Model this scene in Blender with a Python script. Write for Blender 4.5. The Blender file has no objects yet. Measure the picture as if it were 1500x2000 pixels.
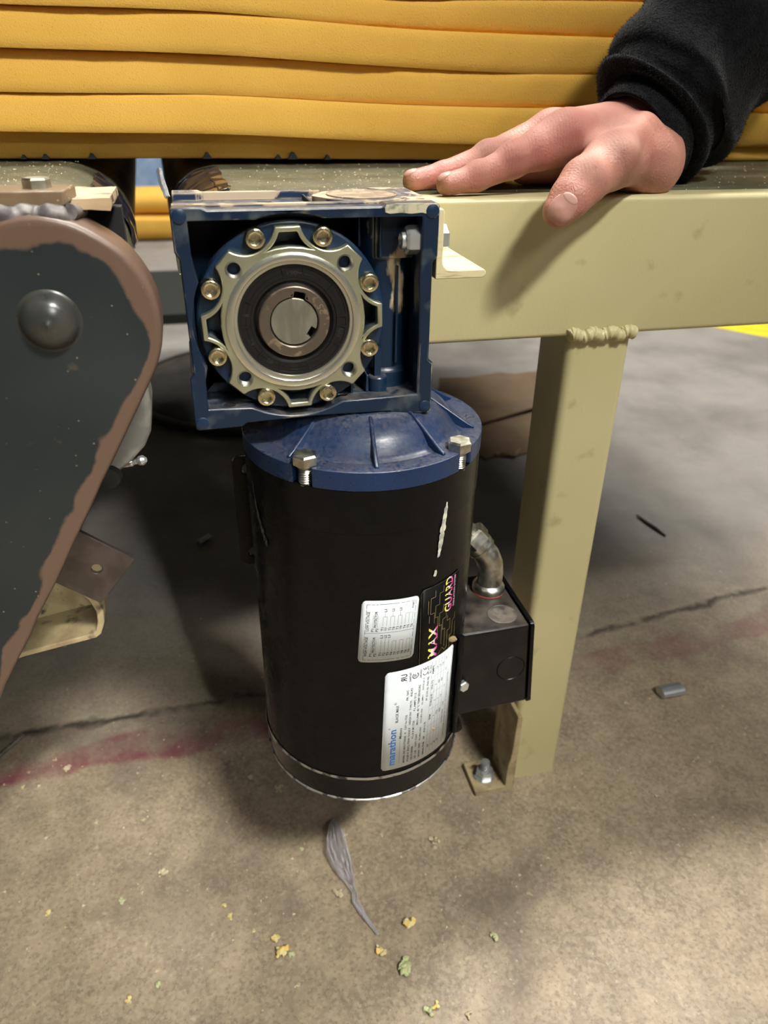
import bpy, bmesh, math, random
import numpy as np
from mathutils import Vector, Matrix, noise as mnoise

random.seed(7)
PI = math.pi
S = bpy.context.scene
COL = S.collection

# ------------------------------------------------------------------ camera
FLOOR = -0.535            # floor height; the origin is the gearbox output axis on its front face
cam_d = bpy.data.cameras.new('camera'); cam_o = bpy.data.objects.new('camera', cam_d); COL.objects.link(cam_o)
_yaw, _pit, _rol = .2445, .5156, .0158
_f = Vector((math.sin(_yaw)*math.cos(_pit), math.cos(_yaw)*math.cos(_pit), -math.sin(_pit)))
_r = Vector((math.cos(_yaw), -math.sin(_yaw), 0)); _u = _r.cross(_f)
_r2 = _r*math.cos(_rol)+_u*math.sin(_rol); _u2 = -_r*math.sin(_rol)+_u*math.cos(_rol)
cam_o.matrix_world = Matrix(((_r2.x, _u2.x, -_f.x, -.051), (_r2.y, _u2.y, -_f.y, -.4184), (_r2.z, _u2.z, -_f.z, .1157), (0, 0, 0, 1)))
cam_d.sensor_fit = 'VERTICAL'; cam_d.sensor_height = 36; cam_d.lens = 1468.3/2000*36
cam_d.clip_start = .01; cam_d.clip_end = 60
cam_d.dof.use_dof = True; cam_d.dof.focus_distance = .48; cam_d.dof.aperture_fstop = 9.0
S.camera = cam_o

# ------------------------------------------------------------------ world, lamps, exposure
S.view_settings.view_transform = 'Standard'; S.view_settings.look = 'None'
S.view_settings.gamma = 1; S.view_settings.use_curve_mapping = False
S.view_settings.exposure = 0.0
W = bpy.data.worlds.new('world'); S.world = W; W.use_nodes = True
W.node_tree.nodes['Background'].inputs[0].default_value = (.80, .86, 1.0, 1)
W.node_tree.nodes['Background'].inputs[1].default_value = .05
def lamp(name, loc, target, sx, sy, power, col=(1, .97, .9), spread=180):
    d = bpy.data.lights.new(name, 'AREA'); d.shape = 'RECTANGLE'; d.size = sx; d.size_y = sy; d.energy = power; d.color = col; d.spread = math.radians(spread)
    o = bpy.data.objects.new(name, d); COL.objects.link(o); o.location = loc
    o.rotation_euler = (Vector(target)-Vector(loc)).to_track_quat('-Z', 'Y').to_euler()
    return o
lamp('high_bay_or_added_lamp', (.95, -2.1, 3.0), (-.14, -.05, -.12), .7, .25, 5.4, spread=29)
lamp('high_bay_or_added_lamp', (1.7, -2.0, 2.4), (.2, .1, 0), .3, .3, 14)
lamp('high_bay_or_added_lamp', (.42, .85, 3.6), (.2, .0, FLOOR), .7, .3, 135)
lamp('high_bay_or_added_lamp', (-.8, -1.4, 3.2), (0, 0, 0), 1.0, .3, 5)  # added weak fill from the front left, not a known fixture
lamp('high_bay_or_added_lamp', (.70, -3.3, 1.80), (-.24, .55, FLOOR), .16, .5, .34, spread=11)  # added low narrow beam that makes the bright streak on the floor
lamp('high_bay_or_added_lamp', (1.9, 1.1, 3.4), (1.2, .8, FLOOR), .5, 1.4, 80)
lamp('high_bay_or_added_lamp', (1.3, 3.0, 4.0), (1.2, 2.4, FLOOR), 1.6, .4, 120)
lamp('high_bay_or_added_lamp', (-1.0, 4.6, 4.4), (-.6, 4.4, FLOOR), 1.6, .4, 100)

# ------------------------------------------------------------------ materials
def mat(name, col, rough=.5, metal=0., c2=None, scale=30., lo=.45, hi=.6, bump=0., bscale=300., rvar=0., edge=None, dust=None, specks=None, spec=.5, sheen=0., stretch=(1, 1, 1), detail=5., attr=None, coat=0., sss=0., grime=None):
    m = bpy.data.materials.new(name); m.use_nodes = True
    t = m.node_tree; N = t.nodes; L = t.links; b = N['Principled BSDF']
    tc = N.new('ShaderNodeTexCoord'); mp = N.new('ShaderNodeMapping'); mp.inputs['Scale'].default_value = stretch
    L.new(tc.outputs['Object'], mp.inputs[0]); V = mp.outputs[0]
    def noise(sc, det=detail, seed=0.):
        n = N.new('ShaderNodeTexNoise'); n.noise_dimensions = '4D'; n.inputs['W'].default_value = seed
        n.inputs['Scale'].default_value = sc; n.inputs['Detail'].default_value = det; L.new(V, n.inputs[0]); return n.outputs[0]
    def ramp(x, a, c):
        r = N.new('ShaderNodeMapRange'); r.inputs[1].default_value = a; r.inputs[2].default_value = c; L.new(x, r.inputs[0]); return r.outputs[0]
    def mul(a, c):
        q = N.new('ShaderNodeMath'); q.operation = 'MULTIPLY'
        L.new(a, q.inputs[0]); 
        if isinstance(c, (int, float)): q.inputs[1].default_value = c
        else: L.new(c, q.inputs[1])
        return q.outputs[0]
    def mix(fac, a, c):
        q = N.new('ShaderNodeMix'); q.data_type = 'RGBA'; L.new(fac, q.inputs[0])
        for s, v in ((6, a), (7, c)):
            if isinstance(v, tuple): q.inputs[s].default_value = (*v, 1)
            else: L.new(v, q.inputs[s])
        return q.outputs[2]
    cur = tuple(col)
    if c2 is not None: cur = mix(ramp(noise(scale), lo, hi), cur, tuple(c2))
    if grime is not None:      # (colour, scale, lo, hi): a second layer of stains
        cur = mix(ramp(noise(grime[1], 8, 5.), grime[2], grime[3]), cur, grime[0])
    if attr is not None:       # (attribute, colour, noise scale, spread, edge softness)
        a = N.new('ShaderNodeAttribute'); a.attribute_name = attr[0]
        n1 = N.new('ShaderNodeMath'); n1.operation = 'MULTIPLY_ADD'; L.new(noise(attr[2], 6, 3.), n1.inputs[0]); n1.inputs[1].default_value = attr[3]; L.new(a.outputs['Fac'], n1.inputs[2])
        cur = mix(ramp(n1.outputs[0], .5+attr[3]*.5-attr[4], .5+attr[3]*.5+attr[4]), cur, attr[1])
    if edge is not None:       # (colour, radius, noise scale, lo, hi): paint worn through on edges
        bv = N.new('ShaderNodeBevel'); bv.samples = 4; bv.inputs[0].default_value = edge[1]
        g = N.new('ShaderNodeNewGeometry'); dt = N.new('ShaderNodeVectorMath'); dt.operation = 'DOT_PRODUCT'
        L.new(bv.outputs[0], dt.inputs[0]); L.new(g.outputs['Normal'], dt.inputs[1])
        e = mul(ramp(dt.outputs['Value'], .985, .93), ramp(noise(edge[2], 4, 9.), edge[3], edge[4]))
        cur = mix(e, cur, edge[0])
    if dust is not None:       # (colour, amount, scale): settled on faces that look up
        g = N.new('ShaderNodeNewGeometry'); sp = N.new('ShaderNodeSeparateXYZ'); L.new(g.outputs['Normal'], sp.inputs[0])
        e = mul(mul(ramp(sp.outputs[2], .55, .95), ramp(noise(dust[2], 8, 2.), .35, .65)), dust[1])
        cur = mix(e, cur, dust[0])
    if specks is not None:     # (colour, scale, size)
        v = N.new('ShaderNodeTexVoronoi'); v.inputs['Scale'].default_value = specks[1]; L.new(V, v.inputs[0])
        v2 = N.new('ShaderNodeSeparateColor'); L.new(v.outputs['Color'], v2.inputs[0])
        cur = mix(mul(ramp(v.outputs['Distance'], specks[2], specks[2]*.6), ramp(v2.outputs[0], .6, .75)), cur, specks[0])
    if isinstance(cur, tuple): b.inputs['Base Color'].default_value = (*cur, 1)
    else: L.new(cur, b.inputs['Base Color'])
    b.inputs['Roughness'].default_value = rough
    if rvar:
        r = N.new('ShaderNodeMapRange'); r.inputs[1].default_value = .3; r.inputs[2].default_value = .7
        r.inputs[3].default_value = max(.03, rough-rvar); r.inputs[4].default_value = min(1, rough+rvar)
        L.new(noise(scale*1.7, 6, 4.), r.inputs[0]); L.new(r.outputs[0], b.inputs['Roughness'])
    b.inputs['Metallic'].default_value = metal
    b.inputs['Specular IOR Level'].default_value = spec
    if sheen: b.inputs['Sheen Weight'].default_value = sheen; b.inputs['Sheen Roughness'].default_value = .4
    if coat: b.inputs['Coat Weight'].default_value = coat; b.inputs['Coat Roughness'].default_value = .15
    if sss:
        b.inputs['Subsurface Weight'].default_value = sss; b.inputs['Subsurface Radius'].default_value = (.006, .0022, .0014); b.inputs['Subsurface Scale'].default_value = 1.
    if bump:
        bp = N.new('ShaderNodeBump'); bp.inputs['Strength'].default_value = 1; bp.inputs['Distance'].default_value = bump
        L.new(noise(bscale, 4, 1.), bp.inputs['Height']); L.new(bp.outputs[0], b.inputs['Normal'])
    return m

CREAM = (.66, .55, .36)
MT = dict(
 blue=mat('blue_paint', (.0048, .0185, .045), .33, c2=(.0062, .023, .056), scale=60, edge=(CREAM, .0009, 45, .58, .66), dust=((.20, .175, .14), .55, 220), bump=.00008, bscale=500, rvar=.08),
 bluefront=mat('smeared_blue_paint', (.0040, .0145, .036), .33, c2=(.085, .105, .105), scale=42, lo=.56, hi=.72, edge=(CREAM, .0010, 38, .54, .64), dust=((.20, .175, .14), .55, 220), bump=.00008, bscale=500, rvar=.08),
 bluetop=mat('scuffed_blue_paint', (.010, .024, .07), .4, c2=(.55, .43, .31), scale=55, lo=.47, hi=.52, edge=(CREAM, .0016, 60, .35, .5), dust=((.28, .25, .2), .5, 250), bump=.0001, bscale=400),
 bell=mat('bell_blue_paint', (.0058, .0250, .080), .30, c2=(.0050, .0210, .066), scale=40, dust=((.17, .14, .115), .42, 420), bump=.00006, bscale=600, specks=((.5, .42, .3), 900, .12), rvar=.08),
 alu=mat('machined_aluminium', (.62, .64, .46), .32, .9, c2=(.53, .55, .38), scale=35, bump=.00003, bscale=900, rvar=.06),
 aluring=mat('turned_aluminium', (.70, .70, .58), .24, .9, bump=.00002, bscale=1200),
 yzinc=mat('yellow_zinc', (.78, .71, .45), .24, 1., c2=(.62, .55, .36), scale=300, rvar=.08),
 zinc=mat('bright_zinc', (.64, .67, .67), .27, .75, c2=(.57, .59, .60), scale=120),
 zincdull=mat('dull_zinc', (.60, .60, .54), .38, 1., c2=(.40, .38, .31), scale=120, rvar=.12, bump=.0001, bscale=400),
 rubber=mat('black_rubber', (.0060, .0060, .0066), .34, spec=.45, c2=(.008, .0075, .007), scale=300, bump=.00003, bscale=1500),
 hub=mat('brown_steel', (.20, .165, .13), .38, .85, c2=(.42, .32, .23), scale=170, lo=.55, hi=.63, rvar=.1),
 shaft=mat('sawn_steel', (.27, .27, .21), .42, .8, c2=(.36, .35, .28), scale=160, stretch=(1, 1, .25), bump=.0003, bscale=260, rvar=.08),
 dark=mat('dark_parts_and_void_shade', (.006, .006, .006), .7),  # near-black for dark parts and for the shade painted into voids and holes
 black=mat('black_motor_paint', (.0030, .0030, .0032), .26, c2=(.0040, .0040, .0042), scale=80, specks=((.35, .33, .28), 170, .018), bump=.00003, bscale=700, rvar=.05, spec=.16),
 blackbox=mat('black_box_paint', (.0040, .0040, .0045), .33, spec=.25, c2=(.009, .008, .007), scale=50, dust=((.10, .085, .07), .8, 60), specks=((.4, .36, .28), 320, .05), bump=.00005, bscale=700),
 seam=mat('bare_metal_edge', (.42, .41, .38), .4, .8, c2=(.06, .06, .06), scale=140, lo=.5, hi=.6),
 white=mat('white_label', (.62, .67, .69), .6, spec=.1, c2=(.58, .63, .65), scale=60),
 ink=mat('black_ink', (.012, .013, .015), .5),
 inkblue=mat('blue_ink', (.012, .12, .38), .45),
 decal=mat('black_decal', (.0035, .0035, .0035), .45, spec=.12),
 gold=mat('gold_line_ink', (.42, .36, .12), .5),
 cream=mat('cream_paint', (.55, .495, .275), .42, c2=(.50, .45, .235), scale=9, lo=.3, hi=.7, bump=.00012, bscale=420, edge=((.60, .55, .35), .0012, 30, .2, .5), specks=((.05, .045, .03), 150, .035), grime=((.36, .31, .16), 38, .62, .74), rvar=.06),
 creamend=mat('cut_cream_edge', (.62, .54, .32), .5, c2=(.30, .23, .12), scale=160, lo=.58, hi=.7, stretch=(.25, 1, 3), bump=.0002, bscale=300),
 tan=mat('tan_dirty_paint', (.42, .34, .19), .55, c2=(.27, .20, .11), scale=40, bump=.0002, bscale=200, grime=((.08, .065, .04), 90, .58, .7)),
 foam=mat('yellow_foam', (.88, .52, .105), .95, c2=(.82, .47, .088), scale=14, lo=.35, hi=.65, bump=.0007, bscale=900, specks=((.55, .27, .03), 420, .16), spec=.15, sss=.0),
 belt=mat('olive_belt', (.105, .105, .066), .42, c2=(.075, .078, .052), scale=26, specks=((.75, .68, .45), 330, .20), bump=.00006, bscale=300, rvar=.1, grime=((.16, .145, .10), 20, .55, .7)),
 beltside=mat('grey_belt_cover', (.10, .115, .105), .40, c2=(.16, .17, .155), scale=25, bump=.0001, bscale=200, stretch=(1, .4, 1)),
 guard=mat('dark_guard_paint', (.0125, .0180, .0195), .42, c2=(.021, .0265, .0275), scale=12, lo=.4, hi=.7, attr=('edge', (.120, .074, .052), 24, 1.5, .05), specks=((.16, .12, .09), 190, .13), bump=.0002, bscale=260, rvar=.1, grime=((.075, .065, .05), 45, .66, .74)),
 rust=mat('rusty_steel', (.17, .098, .062), .5, c2=(.25, .17, .125), scale=60, bump=.0003, bscale=160, dust=((.36, .27, .2), .6, 130), rvar=.1, metal=.2),
 dome=mat('dark_dome_paint', (.030, .032, .029), .30, c2=(.045, .045, .038), scale=90, rvar=.08, bump=.0001, bscale=260),
 bracket=mat('brown_plate_paint', (.15, .098, .052), .45, c2=(.20, .135, .075), scale=50, specks=((.8, .7, .45), 280, .16), edge=((.5, .42, .3), .001, 80, .45, .55)),
 weld=mat('grey_weld', (.20, .185, .175), .55, .3, c2=(.09, .08, .08), scale=130, bump=.0006, bscale=170),
 chip=mat('chipped_cream_bar', (.47, .34, .20), .6, c2=(.08, .06, .045), scale=110, lo=.55, hi=.60, stretch=(.4, 1, 1.6), bump=.0005, bscale=140, dust=((.72, .6, .4), .5, 200)),
 steel=mat('dark_tab_steel', (.085, .070, .062), .40, .7, c2=(.12, .10, .09), scale=60, rvar=.1, bump=.0001, bscale=300),
 cast=mat('grey_cast_housing', (.16, .155, .14), .55, c2=(.26, .25, .22), scale=50, bump=.0003, bscale=200),
 fleece=mat('black_fleece', (.0054, .0058, .0068), .95, c2=(.0085, .009, .0105), scale=120, bump=.0012, bscale=550, sheen=.10, spec=.05),
 fuzz=mat('black_fleece_fibre', (.008, .009, .0115), .9, sheen=.25, spec=.1),
 nail=mat('fingernail', (.46, .235, .19), .45, c2=(.50, .27, .22), scale=90, sss=.1, bump=.00003, bscale=500),
 lunula=mat('nail_moon', (.55, .33, .27), .38),
 film=None,
 cardboard=mat('brown_cardboard', (.24, .155, .085), .8, c2=(.19, .12, .066), scale=12, bump=.0002, bscale=120, dust=((.3, .24, .16), .3, 30)),
 crumb=mat('yellow_foam_crumb', (.80, .55, .12), .95, c2=(.68, .60, .32), scale=200, bump=.0006, bscale=500),
 crumbgreen=mat('green_foam_crumb', (.40, .46, .20), .95, c2=(.52, .52, .30), scale=200, bump=.0006, bscale=500),
 crumbpale=mat('pale_foam_crumb', (.62, .54, .36), .95, c2=(.5, .42, .27), scale=200),
 stripe=mat('yellow_floor_paint', (.80, .66, .03), .5, c2=(.7, .55, .03), scale=20),
 wallm=mat('warehouse_wall', (.35, .34, .31), .8, c2=(.30, .29, .27), scale=3),
 disc=mat('dark_disc', (.016, .015, .013), .5, c2=(.05, .045, .035), scale=20),
 twig=mat('dark_splinter', (.030, .022, .012), .8),
 bluewrap=mat('pale_blue_wrap', (.30, .48, .78), .3, c2=(.45, .6, .85), scale=12, bump=.002, bscale=40, coat=.4),
)
def skin_mat():
    m = mat('skin', (.47, .225, .165), .47, c2=(.385, .160, .120), scale=45, lo=.35, hi=.7, bump=.00034, bscale=620, rvar=.06, sss=.16, grime=((.33, .115, .088), 60, .58, .8))
    t = m.node_tree; N = t.nodes; L = t.links; b = N['Principled BSDF']
    prev = b.inputs['Base Color'].links[0].from_socket
    for nm, colr, f in (('red', (.43, .13, .10), .75), ('dirt', (.20, .105, .04), .85)):
        a = N.new('ShaderNodeAttribute'); a.attribute_name = nm
        k = N.new('ShaderNodeMath'); k.operation = 'MULTIPLY'; L.new(a.outputs['Fac'], k.inputs[0]); k.inputs[1].default_value = f
        q = N.new('ShaderNodeMix'); q.data_type = 'RGBA'; L.new(k.outputs[0], q.inputs[0]); L.new(prev, q.inputs[6]); q.inputs[7].default_value = (*colr, 1); prev = q.outputs[2]
    L.new(prev, b.inputs['Base Color'])
    # fine creases running across the skin, on top of the pore bump
    tc = N.new('ShaderNodeTexCoord'); v = N.new('ShaderNodeTexVoronoi'); v.feature = 'DISTANCE_TO_EDGE'; v.inputs['Scale'].default_value = 420; L.new(tc.outputs['Object'], v.inputs[0])
    bp = N.new('ShaderNodeBump'); bp.inputs['Distance'].default_value = .0006; bp.inputs['Strength'].default_value = .6; L.new(v.outputs[0], bp.inputs['Height'])
    wv = N.new('ShaderNodeTexWave'); wv.bands_direction = 'X'; wv.inputs['Scale'].default_value = 150; wv.inputs['Distortion'].default_value = 5; wv.inputs['Detail Scale'].default_value = 60; wv.inputs['Detail'].default_value = 4; L.new(tc.outputs['Object'], wv.inputs[0])
    wa = N.new('ShaderNodeAttribute'); wa.attribute_name = 'wrinkle'
    hm = N.new('ShaderNodeMath'); hm.operation = 'MULTIPLY'; L.new(wv.outputs['Fac'], hm.inputs[0]); L.new(wa.outputs['Fac'], hm.inputs[1])
    hs = N.new('ShaderNodeMath'); hs.operation = 'MULTIPLY_ADD'; L.new(hm.outputs[0], hs.inputs[0]); hs.inputs[1].default_value = 1.6; L.new(v.outputs[0], hs.inputs[2]); L.new(hs.outputs[0], bp.inputs['Height'])
    old = b.inputs['Normal'].links[0].from_socket; L.new(old, bp.inputs['Normal']); L.new(bp.outputs[0], b.inputs['Normal'])
    return m
MT['skin'] = skin_mat()
def film_mat(name, col, alpha):
    m = bpy.data.materials.new(name); m.use_nodes = True; t = m.node_tree; b = t.nodes['Principled BSDF']
    b.inputs['Base Color'].default_value = (*col, 1); b.inputs['Roughness'].default_value = .14; b.inputs['Alpha'].default_value = alpha
    b.inputs['Coat Weight'].default_value = .5
    return m
MT['film'] = film_mat('clear_plastic_film', (.66, .64, .66), .42)
MT['filmwhite'] = film_mat('milky_plastic_film', (.80, .84, .95), .8)
MT['filmdark'] = film_mat('dark_plastic_film', (.022, .021, .030), .95)
def grad_mat():
    m = bpy.data.materials.new('yellow_to_magenta_ink'); m.use_nodes = True; t = m.node_tree; b = t.nodes['Principled BSDF']
    a = t.nodes.new('ShaderNodeAttribute'); a.attribute_name = 'grad'; r = t.nodes.new('ShaderNodeValToRGB'); e = r.color_ramp.elements
    e[0].position = .12; e[0].color = (.62, .03, .28, 1); e[1].position = .9; e[1].color = (.85, .75, .05, 1)
    q = e.new(.5); q.color = (.85, .80, .78, 1)
    t.links.new(a.outputs['Fac'], r.inputs[0]); t.links.new(r.outputs[0], b.inputs['Base Color']); b.inputs['Roughness'].default_value = .4
    return m
MT['grad'] = grad_mat()
def floor_shading():
    m = bpy.data.materials.new('stained_concrete'); m.use_nodes = True; t = m.node_tree; N = t.nodes; L = t.links; b = N['Principled BSDF']
    tc = N.new('ShaderNodeTexCoord'); V = tc.outputs['Object']
    def noise(sc, det=8., w=0., dist=0.):
        n = N.new('ShaderNodeTexNoise'); n.noise_dimensions = '4D'; n.inputs['W'].default_value = w; n.inputs['Scale'].default_value = sc; n.inputs['Detail'].default_value = det; n.inputs['Distortion'].default_value = dist; L.new(V, n.inputs[0]); return n.outputs[0]
    def rng(x, a, c, o0=0., o1=1.):
        r = N.new('ShaderNodeMapRange'); r.inputs[1].default_value = a; r.inputs[2].default_value = c; r.inputs[3].default_value = o0; r.inputs[4].default_value = o1; L.new(x, r.inputs[0]); return r.outputs[0]
    def mth(op, a, c=0., d=0.):
        q = N.new('ShaderNodeMath'); q.operation = op
        for i, v in enumerate((a, c, d)):
            if isinstance(v, (int, float)): q.inputs[i].default_value = v
            else: L.new(v, q.inputs[i])
        return q.outputs[0]
    def mix(f, a, c):
        q = N.new('ShaderNodeMix'); q.data_type = 'RGBA'
        if isinstance(f, (int, float)): q.inputs[0].default_value = f
        else: L.new(f, q.inputs[0])
        for s, v in ((6, a), (7, c)):
            if isinstance(v, tuple): q.inputs[s].default_value = (*v, 1)
            else: L.new(v, q.inputs[s])
        return q.outputs[2]
    c = mix(rng(noise(6), .35, .65), (.31, .240, .160), (.235, .182, .130))
    c = mix(mth('MULTIPLY', rng(noise(30, 10, 2.), .40, .66), .8), c, (.42, .33, .225))
    c = mix(mth('MULTIPLY', rng(noise(240, 9, 3.), .44, .60), .5), c, (.46, .38, .26))
    c = mix(mth('MULTIPLY', rng(noise(330, 7, 6.), .52, .64), .5), c, (.15, .12, .085))
    c = mix(mth('MULTIPLY', rng(noise(9, 9, 4., .6), .50, .72), .75), c, (.14, .108, .085))
    c = mix(mth('MULTIPLY', rng(noise(150, 6, 7.), .64, .72), .45), c, (.10, .082, .06))
    c = mix(mth('MULTIPLY', rng(noise(180, 6, 9.), .62, .70), .6), c, (.50, .42, .28))
    sp = N.new('ShaderNodeSeparateXYZ'); L.new(V, sp.inputs[0]); X, Y = sp.outputs[0], sp.outputs[1]
    # greyer concrete beyond the conveyor line, where the sweepings do not reach
    c = mix(mth('MULTIPLY', rng(Y, .2, .55), .8), c, mix(rng(noise(5, 9, 11.), .4, .62), (.26, .25, .24), (.17, .165, .16)))
    # hair cracks
    v = N.new('ShaderNodeTexVoronoi'); v.feature = 'DISTANCE_TO_EDGE'; v.inputs['Scale'].default_value = 28
    n2 = N.new('ShaderNodeTexNoise'); n2.inputs['Scale'].default_value = 14; n2.inputs['Detail'].default_value = 6; L.new(V, n2.inputs[0])
    va = N.new('ShaderNodeVectorMath'); va.operation = 'MULTIPLY_ADD'; L.new(n2.outputs[1], va.inputs[0]); va.inputs[1].default_value = (.12, .12, .12); L.new(V, va.inputs[2]); L.new(va.outputs[0], v.inputs[0])
    c = mix(mth('MULTIPLY', mth('MULTIPLY', rng(v.outputs[0], .03, .0), rng(noise(7, 4, 15.), .54, .66)), .32), c, (.07, .06, .05))
    # worn red line:  y = .25 + k(x)
    kx = mth('MULTIPLY', mth('POWER', mth('MAXIMUM', mth('SUBTRACT', X, .15), 0.), 1.4), .11)
    wob = mth('MULTIPLY', mth('SUBTRACT', noise(22, 6, 20.), .5), .05)
    dy = mth('ABSOLUTE', mth('SUBTRACT', mth('SUBTRACT', mth('SUBTRACT', Y, .232), kx), wob))
    red = mth('MULTIPLY', rng(dy, .026, .018), rng(noise(16, 7, 23.), .40, .60))
    c = mix(mth('MULTIPLY', red, rng(X, .0, .3, .85, .4)), c, (.17, .022, .045))
    # control joint, dark and crumbled
    wob2 = mth('MULTIPLY', mth('SUBTRACT', noise(30, 6, 31.), .5), .035)
    dj = mth('ABSOLUTE', mth('SUBTRACT', mth('SUBTRACT', mth('SUBTRACT', Y, .284), mth('MULTIPLY', kx, 1.3)), wob2))
    jn = mth('MULTIPLY', rng(dj, .008, .001), rng(noise(24, 5, 33.), .35, .5))
    c = mix(mth('MULTIPLY', jn, .85), c, (.035, .03, .02))
    c = mix(mth('MULTIPLY', mth('MULTIPLY', rng(dj, .022, .010), rng(noise(40, 5, 35.), .52, .62)), .5), c, (.36, .31, .22))
    L.new(c, b.inputs['Base Color'])
    L.new(rng(noise(9, 6, 40.), .3, .7, .46, .68), b.inputs['Roughness'])
    bp = N.new('ShaderNodeBump'); bp.inputs['Distance'].default_value = .0016; bp.inputs['Strength'].default_value = .8
    L.new(mth('SUBTRACT', mth('ADD', noise(120, 6, 50.), mth('MULTIPLY', noise(30, 4, 51.), .6)), mth('MULTIPLY', jn, 2.)), bp.inputs['Height']); L.new(bp.outputs[0], b.inputs['Normal'])
    return m
MT['floor'] = floor_shading()

# ------------------------------------------------------------------ object helpers
BASE = {}
def thing(name, label, cat, loc, group=None):
    o = bpy.data.objects.new(name, None); COL.objects.link(o); o.location = loc; o.empty_display_size = .02
    o['label'] = label; o['category'] = cat
    if group: o['group'] = group
    BASE[o.name] = Vector(loc); return o
def root_base(p):
    while p.parent: p = p.parent
    return BASE.get(p.name, Vector((0, 0, 0)))
def obj(name, bm, m, parent=None, smooth=35, label=None, kind=None, origin=None):
    bmesh.ops.recalc_face_normals(bm, faces=bm.faces[:])
    sh = root_base(parent) if parent else Vector(origin or (0, 0, 0))
    if sh.length: bmesh.ops.translate(bm, verts=bm.verts[:], vec=-sh)
    me = bpy.data.meshes.new(name); bm.to_mesh(me); bm.free()
    if smooth:
        me.polygons.foreach_set('use_smooth', [True]*len(me.polygons)); me.set_sharp_from_angle(angle=math.radians(smooth))
    for q in (m if isinstance(m, (list, tuple)) else [m]): me.materials.append(q)
    o = bpy.data.objects.new(name, me); COL.objects.link(o)
    if parent: o.parent = parent
    else: o.location = sh; BASE[o.name] = Vector(sh)
    if label: o['label'] = label
    if kind: o['kind'] = kind
    return o
def tag(o, label, cat, group=None, kind=None):
    o['label'] = label; o['category'] = cat
    if group: o['group'] = group
    if kind: o['kind'] = kind
    return o
def bevel(o, w, seg=2, ang=40):
    m = o.modifiers.new('bevel', 'BEVEL'); m.width = w; m.segments = seg; m.limit_method = 'ANGLE'; m.angle_limit = math.radians(ang); m.harden_normals = False
    return o
def copy_part(o, parent, loc=None, rot=None):
    c = o.copy(); COL.objects.link(c); c.parent = parent
    if loc is not None: c.location = loc
    if rot is not None: c.rotation_euler = rot
    return c
NB = bmesh.new
def box(bm, x0, x1, y0, y1, z0, z1):
    v = [bm.verts.new((x, y, z)) for x in (x0, x1) for y in (y0, y1) for z in (z0, z1)]
    for f in ((0, 1, 3, 2), (4, 6, 7, 5), (0, 4, 5, 1), (2, 3, 7, 6), (0, 2, 6, 4), (1, 5, 7, 3)): bm.faces.new([v[i] for i in f])
    return v
def axes(a, x=None):
    a = Vector(a).normalized()
    if x is None: x = Vector((0, 0, 1)) if abs(a.z) < .9 else Vector((1, 0, 0))
    x = Vector(x); x = (x-a*x.dot(a)).normalized(); return x, a.cross(x), a
def lathe(bm, prof, o=(0, 0, 0), a=(0, 0, 1), seg=48, arc=None, x=None, ripple=None):
    X, Y, A = axes(a, x); o = Vector(o); rings = []
    n = seg if arc is None else seg+1
    for r, h in prof:
        ring = []
        if r < 1e-7: ring = [bm.verts.new(o+A*h)]*n
        else:
            for i in range(n):
                t = 2*PI*i/seg if arc is None else arc[0]+(arc[1]-arc[0])*i/seg
                rr = r if ripple is None else r+ripple(t, r, h)
                ring.append(bm.verts.new(o+X*(rr*math.cos(t))+Y*(rr*math.sin(t))+A*h))
        rings.append(ring)
    for p, q in zip(rings, rings[1:]):
        for i in range(n if arc is None else n-1):
            j = (i+1) % n; vs = []
            for w in (p[i], p[j], q[j], q[i]):
                if w not in vs: vs.append(w)
            if len(vs) >= 3:
                try: bm.faces.new(vs)
                except ValueError: pass
    return rings
def prism(bm, outline, holes, o, U, V, D):
    """flat outline with holes in the plane o + u*U + v*V, extruded by the vector D"""
    o, U, V, D = map(Vector, (o, U, V, D)); es = []
    for lp in [outline]+list(holes):
        vs = [bm.verts.new(o+U*u+V*v) for u, v in lp]
        es += [bm.edges.new((vs[i], vs[(i+1) % len(vs)])) for i in range(len(vs))]
    g = bmesh.ops.triangle_fill(bm, use_beauty=True, edges=es)
    fs = [f for f in g['geom'] if isinstance(f, bmesh.types.BMFace)]
    e = bmesh.ops.extrude_face_region(bm, geom=fs)
    bmesh.ops.translate(bm, verts=[q for q in e['geom'] if isinstance(q, bmesh.types.BMVert)], vec=D)
def circ(cx, cy, r, n=24, a0=0.): return [(cx+r*math.cos(a0+2*PI*i/n), cy+r*math.sin(a0+2*PI*i/n)) for i in range(n)]
def rrect(x0, x1, y0, y1, r, n=5):
    p = []
    for cx, cy, a in ((x1-r, y1-r, 0), (x0+r, y1-r, PI/2), (x0+r, y0+r, PI), (x1-r, y0+r, 1.5*PI)):
        p += [(cx+r*math.cos(a+PI/2*i/n), cy+r*math.sin(a+PI/2*i/n)) for i in range(n+1)]
    return p
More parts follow.
